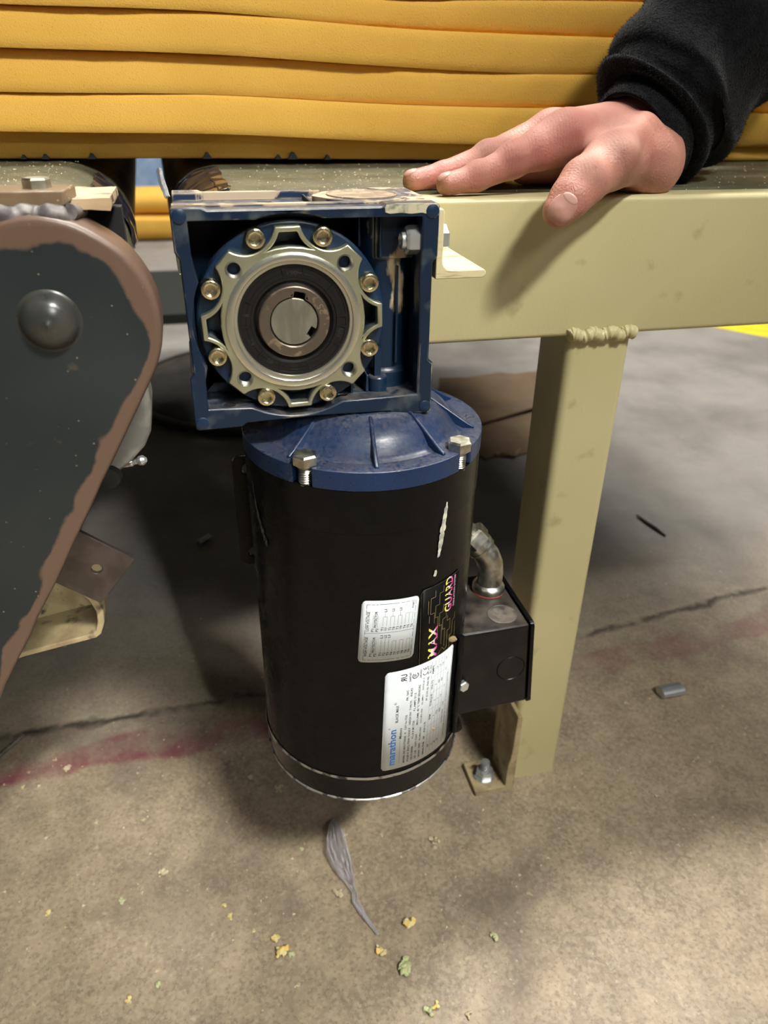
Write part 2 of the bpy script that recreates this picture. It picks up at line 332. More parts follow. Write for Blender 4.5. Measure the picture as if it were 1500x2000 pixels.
def arc3(p, q, r, n=10):
    """points on the circle through p, q, r, from p to r"""
    ax, ay, bx, by, cx, cy = *p, *q, *r
    d = 2*(ax*(by-cy)+bx*(cy-ay)+cx*(ay-by))
    ux = ((ax*ax+ay*ay)*(by-cy)+(bx*bx+by*by)*(cy-ay)+(cx*cx+cy*cy)*(ay-by))/d
    uy = ((ax*ax+ay*ay)*(cx-bx)+(bx*bx+by*by)*(ax-cx)+(cx*cx+cy*cy)*(bx-ax))/d
    R = math.hypot(ax-ux, ay-uy); a0 = math.atan2(ay-uy, ax-ux); am = math.atan2(by-uy, bx-ux); a1 = math.atan2(cy-uy, cx-ux)
    def nrm(a): return (a-a0) % (2*PI)
    e = nrm(a1)
    if nrm(am) > e: e -= 2*PI
    return [(ux+R*math.cos(a0+e*i/n), uy+R*math.sin(a0+e*i/n)) for i in range(n+1)]
def tube(bm, pts, rad, seg=12, cap=True, flat=None):
    pts = [Vector(p) for p in pts]; rs = rad if isinstance(rad, (list, tuple)) else [rad]*len(pts); rings = []
    up = None
    for i, p in enumerate(pts):
        d = (pts[min(i+1, len(pts)-1)]-pts[max(i-1, 0)]).normalized()
        if up is None: up = axes(d)[0]
        X = (up-d*up.dot(d)).normalized(); up = X; Y = d.cross(X)
        rings.append([bm.verts.new(p+X*(rs[i]*math.cos(2*PI*k/seg))+Y*(rs[i]*math.sin(2*PI*k/seg))) for k in range(seg)])
    for a, b in zip(rings, rings[1:]):
        for k in range(seg): bm.faces.new((a[k], a[(k+1) % seg], b[(k+1) % seg], b[k]))
    if cap: bm.faces.new(rings[0]); bm.faces.new(rings[-1])
def hexhead(bm, o, a, r, h, x=None, cham=.18):
    """hexagon head: from o along a, across-corners radius r, height h, chamfered top"""
    X, Y, A = axes(a, x); o = Vector(o)
    lv = []
    for rr, hh in ((r, 0), (r, h*(1-cham)), (r*.87, h)):
        lv.append([bm.verts.new(o+X*(rr*math.cos(PI/3*i))+Y*(rr*math.sin(PI/3*i))+A*hh) for i in range(6)])
    for p, q in zip(lv, lv[1:]):
        for i in range(6): bm.faces.new((p[i], p[(i+1) % 6], q[(i+1) % 6], q[i]))
    bm.faces.new(lv[0]); bm.faces.new(lv[-1])
def thread(bm, o, a, r, h, pitch=.0015, seg=20, depth=.0006):
    n = int(h/pitch*2); prof = [(0, 0)]+[(r-(depth if i % 2 else 0), h*i/n) for i in range(n+1)]+[(0, h)]
    lathe(bm, prof, o, a, seg)
def bumpy(bm, amp, sc, seed=0):
    for v in bm.verts: v.co += mnoise.noise_vector(v.co*sc+Vector((seed*7.3, seed*1.7, seed)))*amp
def sphere(bm, c, r, sub=2, scale=(1, 1, 1)):
    g = bmesh.ops.create_icosphere(bm, subdivisions=sub, radius=1)
    for v in g['verts']: v.co = Vector((v.co.x*r*scale[0], v.co.y*r*scale[1], v.co.z*r*scale[2]))+Vector(c)
def solidmesh(name, verts, faces, m, parent=None, **k):
    bm = NB(); vs = [bm.verts.new(v) for v in verts]
    for f in faces: bm.faces.new([vs[i] for i in f])
    return obj(name, bm, m, parent, **k)
YB = .0966        # front face of the cream beam
# ------------------------------------------------------------------ the setting
bm = NB(); box(bm, -9, 10, -5, 9, FLOOR-.1, FLOOR)
floor = obj('floor', bm, MT['floor'], smooth=0); floor['kind'] = 'structure'
bm = NB(); prism(bm, [(1.45, 1.735), (1.62, 1.50), (2.6, .42), (2.9, .62), (1.80, 1.70), (1.62, 1.90)], [], (0, 0, FLOOR+.0002), (1, 0, 0), (0, 1, 0), (0, 0, .0004))
obj('painted_stripe', bm, MT['stripe'], floor, smooth=0, label='yellow painted line on the concrete')
bm = NB(); box(bm, -9, 10, 9, 9.1, FLOOR, 5.5); w = obj('wall_back', bm, MT['wallm'], smooth=0); w['kind'] = 'structure'
#@@PARTS

# ------------------------------------------------------------------ right conveyor: beam, post, foot, angle, belt
def belt_loop(name, xa, xb, y0, y1, zt, r, end, parent):
    """belt round an end roller of radius r; end=+1: the roller is at xb, -1: at xa"""
    prof = []
    xr = xb-r if end > 0 else xa+r; xo = xa if end > 0 else xb
    n = 20
    prof.append((xo, zt)); 
    for i in range(7): prof.append((xo+(xr-xo)*(i+1)/8, zt))
    for i in range(n+1):
        t = PI/2-PI*i/n; prof.append((xr+end*r*math.cos(t), zt-r+r*math.sin(t)))
    prof.append((xo, zt-2*r))
    th = .003; inn = []
    for x, z in prof:
        inn.append((xr+(x-xr)*(r-th)/r if (x-xr)*end > 0 else x, zt-r+(z-zt+r)*(r-th)/r))
    bm = NB(); prism(bm, prof+inn[::-1], [], (0, y0, 0), (1, 0, 0), (0, 0, 1), (0, y1-y0, 0))
    for v in bm.verts: v.co.x -= (v.co.y-y0)*(.040 if end > 0 else .028)     # the belts run a little askew
    return obj(name, bm, MT['belt'], parent, smooth=40)
cv = thing('belt_conveyor', 'cream painted conveyor frame with square leg and olive belt, behind the gearbox and motor', 'conveyor', (.248, .12, FLOOR))
ZB = .0507; HB = .0996; XP = .2209; WP = .0545
bm = NB(); prism(bm, rrect(YB, YB+.05, ZB-HB, ZB, .004), [rrect(YB+.004, YB+.046, ZB-HB+.004, ZB-.004, .002)], (.0, 0, 0), (0, 1, 0), (0, 0, 1), (.76, 0, 0))
obj('beam', bm, MT['cream'], cv, smooth=30)
bm = NB(); prism(bm, rrect(XP, XP+WP, YB+.0006, YB+WP, .007), [rrect(XP+.004, XP+WP-.004, YB+.005, YB+WP-.004, .004)], (0, 0, FLOOR), (1, 0, 0), (0, 1, 0), (0, 0, ZB-HB-FLOOR))
obj('post', bm, MT['cream'], cv, smooth=30)
bm = NB()        # weld bead: a row of overlapping beads
pts = []
for i in range(150):
    u = i/149; k = (i % 6)/5
    pts.append(((XP-.001+(WP+.002)*u), YB-.0005+.0006*math.sin(u*40), ZB-HB+.001+.0012*math.sin(u*23)))
tube(bm, pts, [.0050+.0004*math.sin(i*.95)+.0005*mnoise.noise((i*.07, 0, 0)) for i in range(150)], 12)
bumpy(bm, .00025, 240)
obj('weld_bead', bm, MT['cream'], cv, smooth=60)
bm = NB(); bz = FLOOR
prism(bm, [(.0, 0), (.043, 0), (.043, .102), (.0415, .105), (.0375, .105), (.0365, .060), (.0355, .045), (.0335, .036), (.0335, .0062), (0, .0062)], [], (.1782, .084, bz), (1, 0, 0), (0, 0, 1), (0, .040, 0))
o = obj('foot_angle', bm, MT['tan'], cv, smooth=30, label='tan angle foot bolted to the floor'); bevel(o, .0008)
bm = NB(); lathe(bm, [(0, 0), (.0115, 0), (.0115, .002), (0, .002)], (.1945, .103, bz+.0062), (0, 0, 1), 24)
hexhead(bm, (.1945, .103, bz+.0082), (0, 0, 1), .0095, .008); thread(bm, (.1945, .103, bz+.016), (0, 0, 1), .0048, .011)
obj('anchor_bolt', bm, MT['zinc'], cv, label='bright zinc anchor bolt')
# angle bracket that carries the gearbox
bm = NB(); fil = [(.0034+.006-.006*math.sin(PI/2*i/5), .0034+.006-.006*math.cos(PI/2*i/5)) for i in range(6)][::-1]
L_ = [(0, 0), (.0290, .0), (.0305, .0012), (.0308, .0030), (.0296, .0046)]+[(.0094, .0046)]+[(.0038+.0056*(1-math.sin(PI/2*i/5)), .0046+.0056*(1-math.cos(PI/2*i/5))) for i in range(1, 6)]+[(.0038, .0365), (.003, .0378), (0, .0378)]
prism(bm, L_, [], (.0826, .004, .0193), (1, 0, 0), (0, 0, 1), (0, YB-.004, 0))
o = obj('angle_bracket', bm, MT['creamend'], cv, smooth=30, label='short cream steel angle with sawn end, gearbox bolted to it'); bevel(o, .0005)
bx = belt_loop('belt', -.0625, .76, YB+.0255, 1.60, ZB+.002, .045, -1, cv)
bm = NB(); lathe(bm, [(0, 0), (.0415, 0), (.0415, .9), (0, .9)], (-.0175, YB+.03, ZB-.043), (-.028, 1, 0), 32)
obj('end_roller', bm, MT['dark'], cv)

# ------------------------------------------------------------------ left conveyor
lc = thing('belt_conveyor', 'left conveyor end with dusty olive belt wrapped over a roller, behind the rusty guard', 'conveyor', (-.17, .2, FLOOR))
belt_loop('belt', -.95, -.0895, .058, 1.60, .0565, .052, 1, lc)
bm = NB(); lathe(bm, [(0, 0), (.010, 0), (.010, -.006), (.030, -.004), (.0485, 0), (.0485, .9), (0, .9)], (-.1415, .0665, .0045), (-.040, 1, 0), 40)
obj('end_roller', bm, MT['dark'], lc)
bm = NB(); prism(bm, [(-.1110, .0632), (-.106, .0605), (-.0888, .0600), (-.0882, .0612), (-.0885, .0655), (-.1110, .0655)], [], (0, .002, 0), (1, 0, 0), (0, 0, 1), (0, .05, 0))
bmesh.ops.subdivide_edges(bm, edges=bm.edges[:], cuts=6, use_grid_fill=True); bumpy(bm, .0006, 160)
obj('frame_bar', bm, MT['chip'], lc, smooth=30, label='bar end with chipped and cracked cream paint')
bm = NB(); box(bm, -.30, -.087, .0430, .054, -.03, .0560); o = obj('void_plate', bm, MT['dark'], lc, label='black plate standing in for the dark void behind the guard')  # its black colour stands in for the shade of the open void
# pillow block bearing under the roller, with grease fitting
bm = NB()
prism(bm, [(-.150, -.02), (-.088, -.02), (-.0865, -.06), (-.089, -.078), (-.094, -.088), (-.104, -.098), (-.112, -.104), (-.124, -.105), (-.135, -.098), (-.150, -.09)], [], (0, .045, 0), (1, 0, 0), (0, 0, 1), (0, .030, 0))
o = obj('bearing_housing', bm, MT['cast'], lc, smooth=30, label='grey cast bearing housing'); bevel(o, .003, 3)
bm = NB(); A = Vector((.9, -.35, .25)).normalized(); q = Vector((-.1060, .052, -.1012))
lathe(bm, [(0, -.004), (.0028, -.004), (.0028, .002), (.0020, .003), (.0020, .006), (.0032, .0075), (.0034, .010), (.0018, .012), (0, .012)], q, A, 16)
obj('grease_fitting', bm, MT['zinc'], o, label='bright steel grease nipple')
bm = NB(); lathe(bm, [(0, 0), (.006, 0), (.008, .002), (.007, .006), (0, .008)], (-.1185, .046, -.106), (0, -1, 0), 16); bumpy(bm, .0012, 150); obj('grease_lump', bm, MT['dark'], o)
# tan channel foot with a rounded end, below the tab
bm = NB()
chan = [(-.30, -.262), (-.1960, -.2385), (-.1470, -.2305), (-.1432, -.2275), (-.1395, -.218), (-.1390, -.207), (-.1420, -.196), (-.1480, -.188), (-.1560, -.184), (-.30, -.225)]
prism(bm, chan, [], (0, .078, 0), (1, 0, 0), (0, 0, 1), (0, .004, 0))
prism(bm, [(-.30, -.262), (-.196, -.2385), (-.147, -.2305), (-.1432, -.2275), (-.1395, -.218), (-.1390, -.207), (-.142, -.196), (-.148, -.188), (-.152, -.190), (-.1465, -.198), (-.1435, -.208), (-.1440, -.217), (-.1465, -.2245), (-.1490, -.2265), (-.197, -.2345), (-.30, -.2575)], [], (0, .040, 0), (1, 0, 0), (0, 0, 1), (0, .039, 0))
o = obj('frame_channel', bm, MT['tan'], lc, smooth=30, label='dirty yellow channel with rounded end'); bevel(o, .0008)

# ------------------------------------------------------------------ chain guard
gd = thing('chain_guard', 'dark painted steel chain guard with rusty rim and domed cap, left of the gearbox', 'guard', (-.1236, 0, -.2))
GC = Vector((-.1228, .0080)); GD = Vector((-.508, -.861)); GR = .0525; GL = .34
def stadium(r, n=40):
    nx = Vector((-GD.y, GD.x)); a0 = math.atan2(.508*-1, .861)      # right-hand normal
    p = []
    for i in range(n+1):
        t = a0+PI*i/n; p.append((GC.x+r*math.cos(t), GC.y+r*math.sin(t)))
    m = 24
    for i in range(1, m): q = GC+GD*(GL*i/m); p.append((q.x+r*math.cos(a0+PI), q.y+r*math.sin(a0+PI)))
    for i in range(n+1):
        t = a0+PI+PI*i/n; q = GC+GD*GL; p.append((q.x+r*math.cos(t), q.y+r*math.sin(t)))
    for i in range(1, m): q = GC+GD*(GL*(1-i/m)); p.append((q.x+r*math.cos(a0), q.y+r*math.sin(a0)))
    return p
bm = NB(); lay = bm.verts.layers.float.new('edge'); rings = []
radii = [(GR, .010, 1.), (GR, -.016, 1.), (GR-.0008, -.0192, 1.), (GR-.0022, -.020, 1.), (GR-.004, -.020, .85), (GR-.007, -.020, .62), (GR-.010, -.020, .45), (GR-.014, -.020, .28), (GR-.02, -.020, .1), (GR-.03, -.020, 0), (GR-.04, -.020, 0), (.004, -.020, 0)]
for r, y, e in radii:
    ring = []
    for x, z in stadium(r):
        wob = .0012*mnoise.noise((x*45, z*45, 2)) if r > GR-.003 else 0
        v = bm.verts.new((x+wob*(x-GC.x)/GR, y, z+wob)); v[lay] = e; ring.append(v)
    rings.append(ring)
for p, q in zip(rings, rings[1:]):
    n = len(p)
    for i in range(n): bm.faces.new((p[i], p[(i+1) % n], q[(i+1) % n], q[i]))
bm.faces.new(rings[-1])
gface = obj('guard_shell', bm, MT['guard'], gd, smooth=50)
bm = NB(); lathe(bm, [(.0155, 0), (.0142, .0007), (.0135, .0022), (.0115, .0050), (.0085, .0072), (.0045, .0085), (.0008, .0088), (.0005, .0091), (0, .0091)], (-.1236, -.0200, .0122), (0, -1, 0), 48)
obj('domed_cap', bm, MT['dome'], gd, smooth=70)
bm = NB(); prism(bm, [(-.24, -.012), (-.1075, -.012), (-.1050, .014), (-.24, .014)], [], (0, 0, .0645), (1, 0, 0), (0, 1, 0), (0, 0, .0062))
o = obj('top_plate', bm, MT['bracket'], gd, smooth=30, label='brown painted plate sprinkled with sawdust'); bevel(o, .0008)
bm = NB(); hexhead(bm, (-.1208, .002, .0707), (0, 0, 1), .0066, .0046, x=(1, .3, 0))
obj('hex_bolt', bm, MT['zincdull'], gd, label='dull zinc hex bolt head')
bm = NB(); pts = [(-.24+.1325*i/90, -.0125+.001*math.sin(i*.5), .0605+.0008*math.sin(i*.83)) for i in range(91)]
tube(bm, pts, [.0046+.0005*math.sin(i*1.3)*math.sin(i*.37) for i in range(91)], 14); bumpy(bm, .0006, 210)
pts = [(-.1068+.0035*i/20, -.0105+.022*i/20, .0612-.0028*i/20) for i in range(21)]; tube(bm, pts, [.0040-.0012*i/20 for i in range(21)], 10)
obj('weld_bead', bm, MT['weld'], gd, smooth=60)
# tab with a hole, welded to the guard edge
TA = Vector((-.1360, 0, -.1395)); U = Vector((.0262, 0, -.0218)).normalized(); Vv = Vector((U.z, 0, -U.x))
bm = NB(); w_, h_ = .0335, .0415
prism(bm, rrect(-.014, w_, 0, h_, .0006, 2), [circ(.0172, .0190, .0037, 24)], TA+Vector((0, .028, 0)), U, Vv, (0, .0035, 0))
o = obj('tab', bm, MT['steel'], gd, smooth=30, label='dark steel tab with one round hole'); bevel(o, .0004)
bm = NB(); pts = [TA+U*(-.0125)+Vv*(-.004+.056*i/30)+Vector((0, .026, 0))+Vector((0, 0, .0008*math.sin(i*1.9))) for i in range(31)]
tube(bm, pts, [.0022+.0007*math.sin(i*2.3) for i in range(31)], 8); bumpy(bm, .0008, 190); obj('tab_weld', bm, MT['weld'], gd, smooth=60)

# ------------------------------------------------------------------ gearbox
gb = thing('gearbox', 'blue worm gearbox with machined silver flange and hollow shaft, bolted above the black motor', 'gearbox', (.01, .04, -.061))
K = .001
def mm(l): return [(x*K, z*K) for x, z in l]
XF, ZF = (1, 0, 0), (0, 0, 1)
outer = mm([(-59.2, 60.6), (-60.7, 59.4), (-60.7, 39), (-58.6, 35.5), (-58.2, 0), (-57.9, -26.5), (-60.2, -29), (-60.2, -59.6), (-58.8, -61), (-33, -60.6), (-31, -58.4), (10, -57.4), (34, -57.6), (56, -57.8), (58, -60.4), (81, -60.8), (82.4, -59.6), (82.2, -28.5), (79.6, -26.5), (79.4, 30), (82.2, 32.5), (82.2, 59.6), (81, 60.9), (52, 60.9), (50.2, 59.6), (49, 59.6), (-42, 59.4), (-44.5, 60.6)])
def win():
    p = [(-52.6, 54.2)]; a = 57.0
    x = -math.sqrt(a*a-54.2**2)
    t0 = math.atan2(54.2, x); t1 = math.atan2(54.2, -x)
    p += [(a*math.cos(t0+(t1-t0)*i/14), a*math.sin(t0+(t1-t0)*i/14)) for i in range(15)]
    p += [(72.6, 54.2), (72.6, 36), (71.8, 20), (72.4, 4), (73, -20), (73, -48.2), (36, -48.8)]
    t0 = math.atan2(-49.6, 27); t1 = math.atan2(-49.6, -27)
    p += [(56.5*math.cos(t0+(t1-t0)*i/14), 56.5*math.sin(t0+(t1-t0)*i/14)*.985) for i in range(15)]
    p += [(-52.0, -48.4), (-51.6, -31), (-50.6, -27)]
    t0 = math.radians(180+25); t1 = math.radians(180-25)
    p += [(55.2*math.cos(t0+(t1-t0)*i/10), 55.2*math.sin(t0+(t1-t0)*i/10)) for i in range(11)]
    p += [(-50.8, 28), (-52.2, 36)]
    return p
bm = NB(); prism(bm, outer, [mm(win())], (0, 0, 0), XF, ZF, (0, .012, 0))
o = obj('front_frame', bm, MT['bluefront'], gb, smooth=30); bevel(o, .0009, 2)
body = o
bm = NB(); prism(bm, mm([(51.5, 56.6), (54, 55.9), (60, 56.3), (66, 55.7), (72, 56.2), (76, 55.2), (79.5, 53.2), (81.6, 55), (81.4, 60), (80.6, 60.6), (52.2, 60.5), (51.2, 59)]), [], (0, .0002, 0), XF, ZF, (0, -.0005, 0))
obj('paint_smear', bm, mat('pale_overspray', (.50, .46, .32), .5, c2=(.16, .17, .13), scale=110, lo=.52, hi=.62), gb, smooth=30, label='smear of cream paint on the upper right corner')
# round pads cast into the frame corners
for x, z in ((-56.3, 56.6), (-56, -56.4), (78, 56.8), (78.2, -56.4)):
    bm = NB(); lathe(bm, [(.0037, .001), (.0037, -.0004), (.0034, -.0006), (0, -.0006)], (x*K, 0, z*K), (0, 1, 0), 24); obj('corner_pad', bm, MT['blue'], gb)
bm = NB()
inn = mm([(-53.5, 53), (-53.5, -49), (74, -49), (74, 53)])
out2 = mm([(-60, 56.4), (-57.6, 36), (-57.4, -27), (-59.8, -30), (-59.8, -60.2), (82, -60.4), (82, -29), (79.2, -27), (79.2, 31), (82, 33), (82, 56.4)])
prism(bm, out2, [inn], (0, .012, 0), XF, ZF, (0, .064, 0))
o = obj('housing', bm, MT['blue'], gb, smooth=30); bevel(o, .0006)
bm = NB(); prism(bm, mm([(-54, 54), (-54, -50), (75, -50), (75, 54)]), [circ(0, 0, .02)], (0, .052, 0), XF, ZF, (0, .004, 0)); obj('back_web', bm, MT['blue'], gb, smooth=30)
# top face: two worn rails, a trough between them and the wide pad for the round cap
bm = NB()
prism(bm, mm([(-59.6, 13.5), (-40, 13.5), (-38.5, 12.2), (51, 12.2), (51, 10)])[:0] or mm([(-59.6, 12), (-46, 12), (-44, 11.2), (50, 11.2), (50, 16), (-42, 16), (-44.5, 18.5), (-59.6, 18.5)]), [circ(-.050, .0152, .0019, 14), circ(-.0285-.010, .0138, .0001, 6)], (0, 0, .0563), XF, (0, 1, 0), (0, 0, .0043))
prism(bm, mm([(-59.6, 60), (-46, 60), (-43, 63.5), (26, 63.5), (26, 68), (-43, 68), (-45, 75.5), (-59.6, 75.5)]), [circ(-.053, .0675, .0024, 14)], (0, 0, .0563), XF, (0, 1, 0), (0, 0, .0043))
lob = []
for i in range(72):
    t = 2*PI*i/72; r = .0262+.0028*max(0, math.cos(4*t))**2
    lob.append((.0470+r*math.cos(t), .0400+r*math.sin(t)))
prism(bm, lob, [], (0, 0, .0563), XF, (0, 1, 0), (0, 0, .0045))
prism(bm, mm([(58, 12), (81.6, 12), (81.6, 75.5), (58, 75.5), (70, 58), (70, 24)]), [circ(.0765, .0200, .0026, 14), circ(.0765, .0680, .0026, 14), circ(.066, .0155, .0018, 12)], (0, 0, .0563), XF, (0, 1, 0), (0, 0, .0043))
o = obj('top_rails', bm, MT['bluetop'], gb, smooth=30, label='top rails and pad with paint scuffed to cream'); bevel(o, .0004)
bm = NB(); box(bm, -.0125, -.0048, .0185, .0455, .0562, .0575); box(bm, .0150, .0162, .0165, .0600, .0562, .0592); obj('top_rib', bm, MT['dark'], gb, smooth=30)
bm = NB(); lathe(bm, [(.0206, .0), (.0206, .0008), (.0200, .0010), (.0194, .0004), (.0188, .0003), (0, .0003)], (.0470, .0400, .0607), (0, 0, 1), 48)
obj('round_cap', bm, mat('dusty_cap', (.20, .145, .095), .6, c2=(.34, .25, .16), scale=120, specks=((.75, .62, .38), 420, .22), bump=.0002, bscale=500), gb, label='round bearing cap dusted with sawdust')
# inside of the frame: drum, worm tube, ribs, plugged boss
bm = NB(); lathe(bm, [(.0460, 0), (.0460, .035)], (0, .018, 0), (0, 1, 0), 48); obj('wheel_drum', bm, MT['blue'], gb)
bm = NB(); lathe(bm, [(.0185, -.0500), (.0185, -.0385), (.0170, -.0375), (.0170, .0270), (.0170, .0275), (.0170, .0540)], (.0585, .036, 0), (0, 0, 1), 40)
prism(bm, mm([(50, 29), (72.8, 29), (72.8, 54), (50, 54)]), [], (0, .0175, 0), XF, ZF, (0, .02, 0))
o = obj('worm_tube', bm, mat('stained_blue_paint', (.0048, .0185, .045), .35, c2=(.60, .50, .32), scale=48, lo=.60, hi=.64, edge=(CREAM, .0010, 40, .4, .5), stretch=(1, 1, .35), bump=.00008, bscale=400), gb, smooth=30, label='worm tube with runs of cream paint'); bevel(o, .0012)
bm = NB()
for x, z0, z1, y0 in ((63.5, -33, 25, .0165), (44.5, -49, -38, .012), (35.0, -49.5, -41.5, .012), (52.5, 30, 54, .0135), (41, 36, 54, .018)):
    prism(bm, mm([(x-.9, z0), (x+.9, z0), (x+.6, z1), (x-.6, z1)]), [], (0, y0, 0), XF, ZF, (0, .022, 0))
o = obj('rib', bm, MT['blue'], gb, smooth=30); bevel(o, .0005)
bm = NB(); lathe(bm, [(.0060, -.0485), (.0060, -.0405), (.0054, -.0398), (0, -.0398)], (.0515, .0155, 0), (0, 0, 1), 28)
lo_ = [(.0515+.0020*math.cos(PI*i/10), -.0235+.0020*math.sin(PI*i/10)) for i in range(11)]
prism(bm, [(.0535, -.040)]+lo_+[(.0495, -.040)], [], (0, .0140, 0), XF, ZF, (0, .003, 0))
obj('oil_boss', bm, MT['blue'], gb, smooth=35)
bm = NB(); lathe(bm, [(0, 0), (.0035, 0), (.0035, .0004), (0, .0004)], (-.0395, .0060, -.0489), (0, 0, 1), 24); obj('drain_hole', bm, MT['dark'], gb)
bm = NB(); prism(bm, mm([(-52, -48.6), (73, -48.6), (73, -43), (-47, -43)]), [], (0, .030, 0), XF, ZF, (0, .004, 0)); obj('sill', bm, MT['blue'], gb, smooth=30)
bm = NB(); lathe(bm, [(0, 0), (.0030, 0), (.0030, .0004), (0, .0004)], (.0728, .0280, -.0360), (-1, 0, 0), 20); obj('side_hole', bm, MT['dark'], gb)
# the cover disc and the silver flange share their four windows
def window(q, s=1.0):
    pts = arc3((-4.9, 47.9), (-6.9, 43.6), (-11.6, 38.9), 6)+[(-7, 39.9), (0, 40.5), (7, 39.9)]+arc3((11.6, 38.9), (6.9, 43.6), (4.9, 47.9), 6)
    c, s_ = math.cos(q), math.sin(q)
    return [((x*c-z*s_)*K, (x*s_+z*c)*K) for x, z in pts]
RO = math.radians(1.5)
wins = [window(RO+PI/2*i) for i in range(4)]
bm = NB(); prism(bm, circ(0, 0, .0532, 96), [circ(0, 0, .0312, 64)]+wins+[], (0, .0058, 0), XF, ZF, (0, .0135, 0))
o = obj('cover_disc', bm, MT['blue'], gb, smooth=30); bevel(o, .0014, 3)
for i in range(4):
    bm = NB()
    t = RO+PI/2+PI/2*i; c, s_ = math.cos(t), math.sin(t)
    p = [(x*.99, z*.99) for x, z in wins[i]]; prism(bm, p, [], (0, .0165, 0), XF, ZF, (0, .002, 0))
    obj('window_floor', bm, MT['blue'], gb, smooth=30)
prof = []
for i in range(4):
    a = RO+PI/2*i                 # loop at a, ear at a+45 deg
    P = lambda r, d: (r*math.cos(a+math.radians(d)), r*math.sin(a+math.radians(d)))
    prof += arc3(P(51.2, -38.6), P(41.9, -23.2), P(51.2, -7.6), 12)+arc3(P(51.2, 7.6), P(41.9, 23.2), P(51.2, 38.6), 12)
bm = NB(); prism(bm, mm(prof), [circ(0, 0, .0325, 72)]+wins+[circ(.0427*math.cos(RO+PI/4+PI/2*i), .0427*math.sin(RO+PI/4+PI/2*i), .0042, 24) for i in range(4)], (0, 0, 0), XF, ZF, (0, .0056, 0))
o = obj('flange_plate', bm, MT['alu'], gb, smooth=30, label='lobed machined aluminium flange'); bevel(o, .0007, 2)
bm = NB(); lathe(bm, [(.0378, .0003), (.0376, -.0010), (.0372, -.0013), (.0340, -.0016), (.0336, -.0014), (.0330, -.0004), (.0316, -.0003), (.0311, .0004), (.0311, .009)], (0, 0, 0), (0, 1, 0), 96)
obj('flange_spigot', bm, MT['aluring'], gb, smooth=40, label='bright turned ring round the seal')
thp = None
for i in range(4):
    t = RO+PI/4+PI/2*i; c0 = (.0427*math.cos(t), 0, .0427*math.sin(t))
    bm = NB(); pr = [(.0047, -.0002), (.0043, .0004)]+[(.0043-(.0007 if k % 2 else 0), .0006+.0007*k) for k in range(18)]+[(.0036, .0135), (0, .0135)]
    lathe(bm, pr, c0, (0, 1, 0), 24); obj('threaded_hole', bm, MT['zincdull'], gb, smooth=20)
# eight socket head bolts
def socket_bolt(c0):
    bm = NB(); c0 = Vector(c0); n = 24
    lathe(bm, [(.0054, .0075), (.0054, .0010), (.0050, .0003), (.0044, 0), (.0036, 0)], c0, (0, 1, 0), n)
    X, Y, A = axes((0, 1, 0)); hexr = .00315; ang0 = random.random()*1.0
    rim = [bm.verts.new(c0+X*(.0036*math.cos(2*PI*i/n))+Y*(.0036*math.sin(2*PI*i/n))) for i in range(n)]
    hx = [bm.verts.new(c0+X*(hexr*math.cos(PI/3*i))+Y*(hexr*math.sin(PI/3*i))+A*.0004) for i in range(6)]
    hb = [bm.verts.new(v.co+A*.0032) for v in hx]; ce = bm.verts.new(c0+A*.0040)
    for i in range(6):
        j = (i+1) % 6
        seg = [rim[(4*i+k) % n] for k in range(5)]
        bm.faces.new(seg+[hx[j], hx[i]]); bm.faces.new((hx[i], hx[j], hb[j], hb[i])); bm.faces.new((hb[i], hb[j], ce))
    for i in range(30):    # knurled rim ticks
        pass
    return bm
for k, (r, d) in enumerate(((48.6, 112.6), (48.2, 68.8), (47.4, 24.6), (46.6, -22), (47, -67.4), (47, -112.8), (47.2, -158.2), (48.2, 156.2))):
    obj('socket_bolt', socket_bolt((r*K*math.cos(math.radians(d)), -.0006, r*K*math.sin(math.radians(d)))), MT['yzinc'], gb, smooth=30)
# seal, hub, shaft
bm = NB(); lathe(bm, [(.0311, .0016), (.0308, .0010), (.0296, .0010), (.0294, .0014), (.0268, .0014), (.0266, .0011), (.0243, .0011), (.0240, .0016), (.0226, .0020), (.0216, .0034), (.0208, .0040), (.0200, .0038), (.0199, .006)], (0, 0, 0), (0, 1, 0), 96)
for d in (100, 77, 40, 154, 184, 222, 250, 286, 330, 4, -8):
    t = math.radians(d); c, s_ = math.cos(t), math.sin(t)
    prism(bm, [(-.00055, .0242), (.00055, .0242), (.0006, .0296), (-.0006, .0296)], [], (0, .0008, 0), (s_, 0, -c), (c, 0, s_), (0, .0008, 0))
seal = obj('shaft_seal', bm, MT['rubber'], gb, smooth=30, label='black rubber seal with moulded marks')
def notched(r, d, w, depth, outward=False, n=64):
    """circle with a square notch at angle d; the notch goes in (or out when outward)"""
    a = math.radians(d); h = math.asin(w/2/r); p = []
    for i in range(n+1):
        t = a+h+(2*PI-2*h)*i/n; p.append((r*math.cos(t), r*math.sin(t)))
    rr = r+depth if outward else r-depth
    U = (math.cos(a), math.sin(a)); T = (-U[1], U[0])
    p += [(U[0]*rr-T[0]*w/2, U[1]*rr-T[1]*w/2), (U[0]*rr+T[0]*w/2, U[1]*rr+T[1]*w/2)]
    return p
bm = NB(); prism(bm, circ(0, 0, .0200, 96), [notched(.0136, 77, .0062, .0031, True)], (0, -.0008, 0), XF, ZF, (0, .03, 0))
o = obj('hollow_shaft', bm, MT['hub'], gb, smooth=30, label='brown stained hollow output shaft with key slot'); bevel(o, .0012, 3)
bm = NB(); prism(bm, notched(.0131, -34, .0056, .0034), [], (0, .0004, 0), XF, ZF, (0, .03, 0))
o = obj('drive_shaft', bm, MT['shaft'], gb, smooth=30, label='sawn steel shaft end with keyway'); bevel(o, .0004)
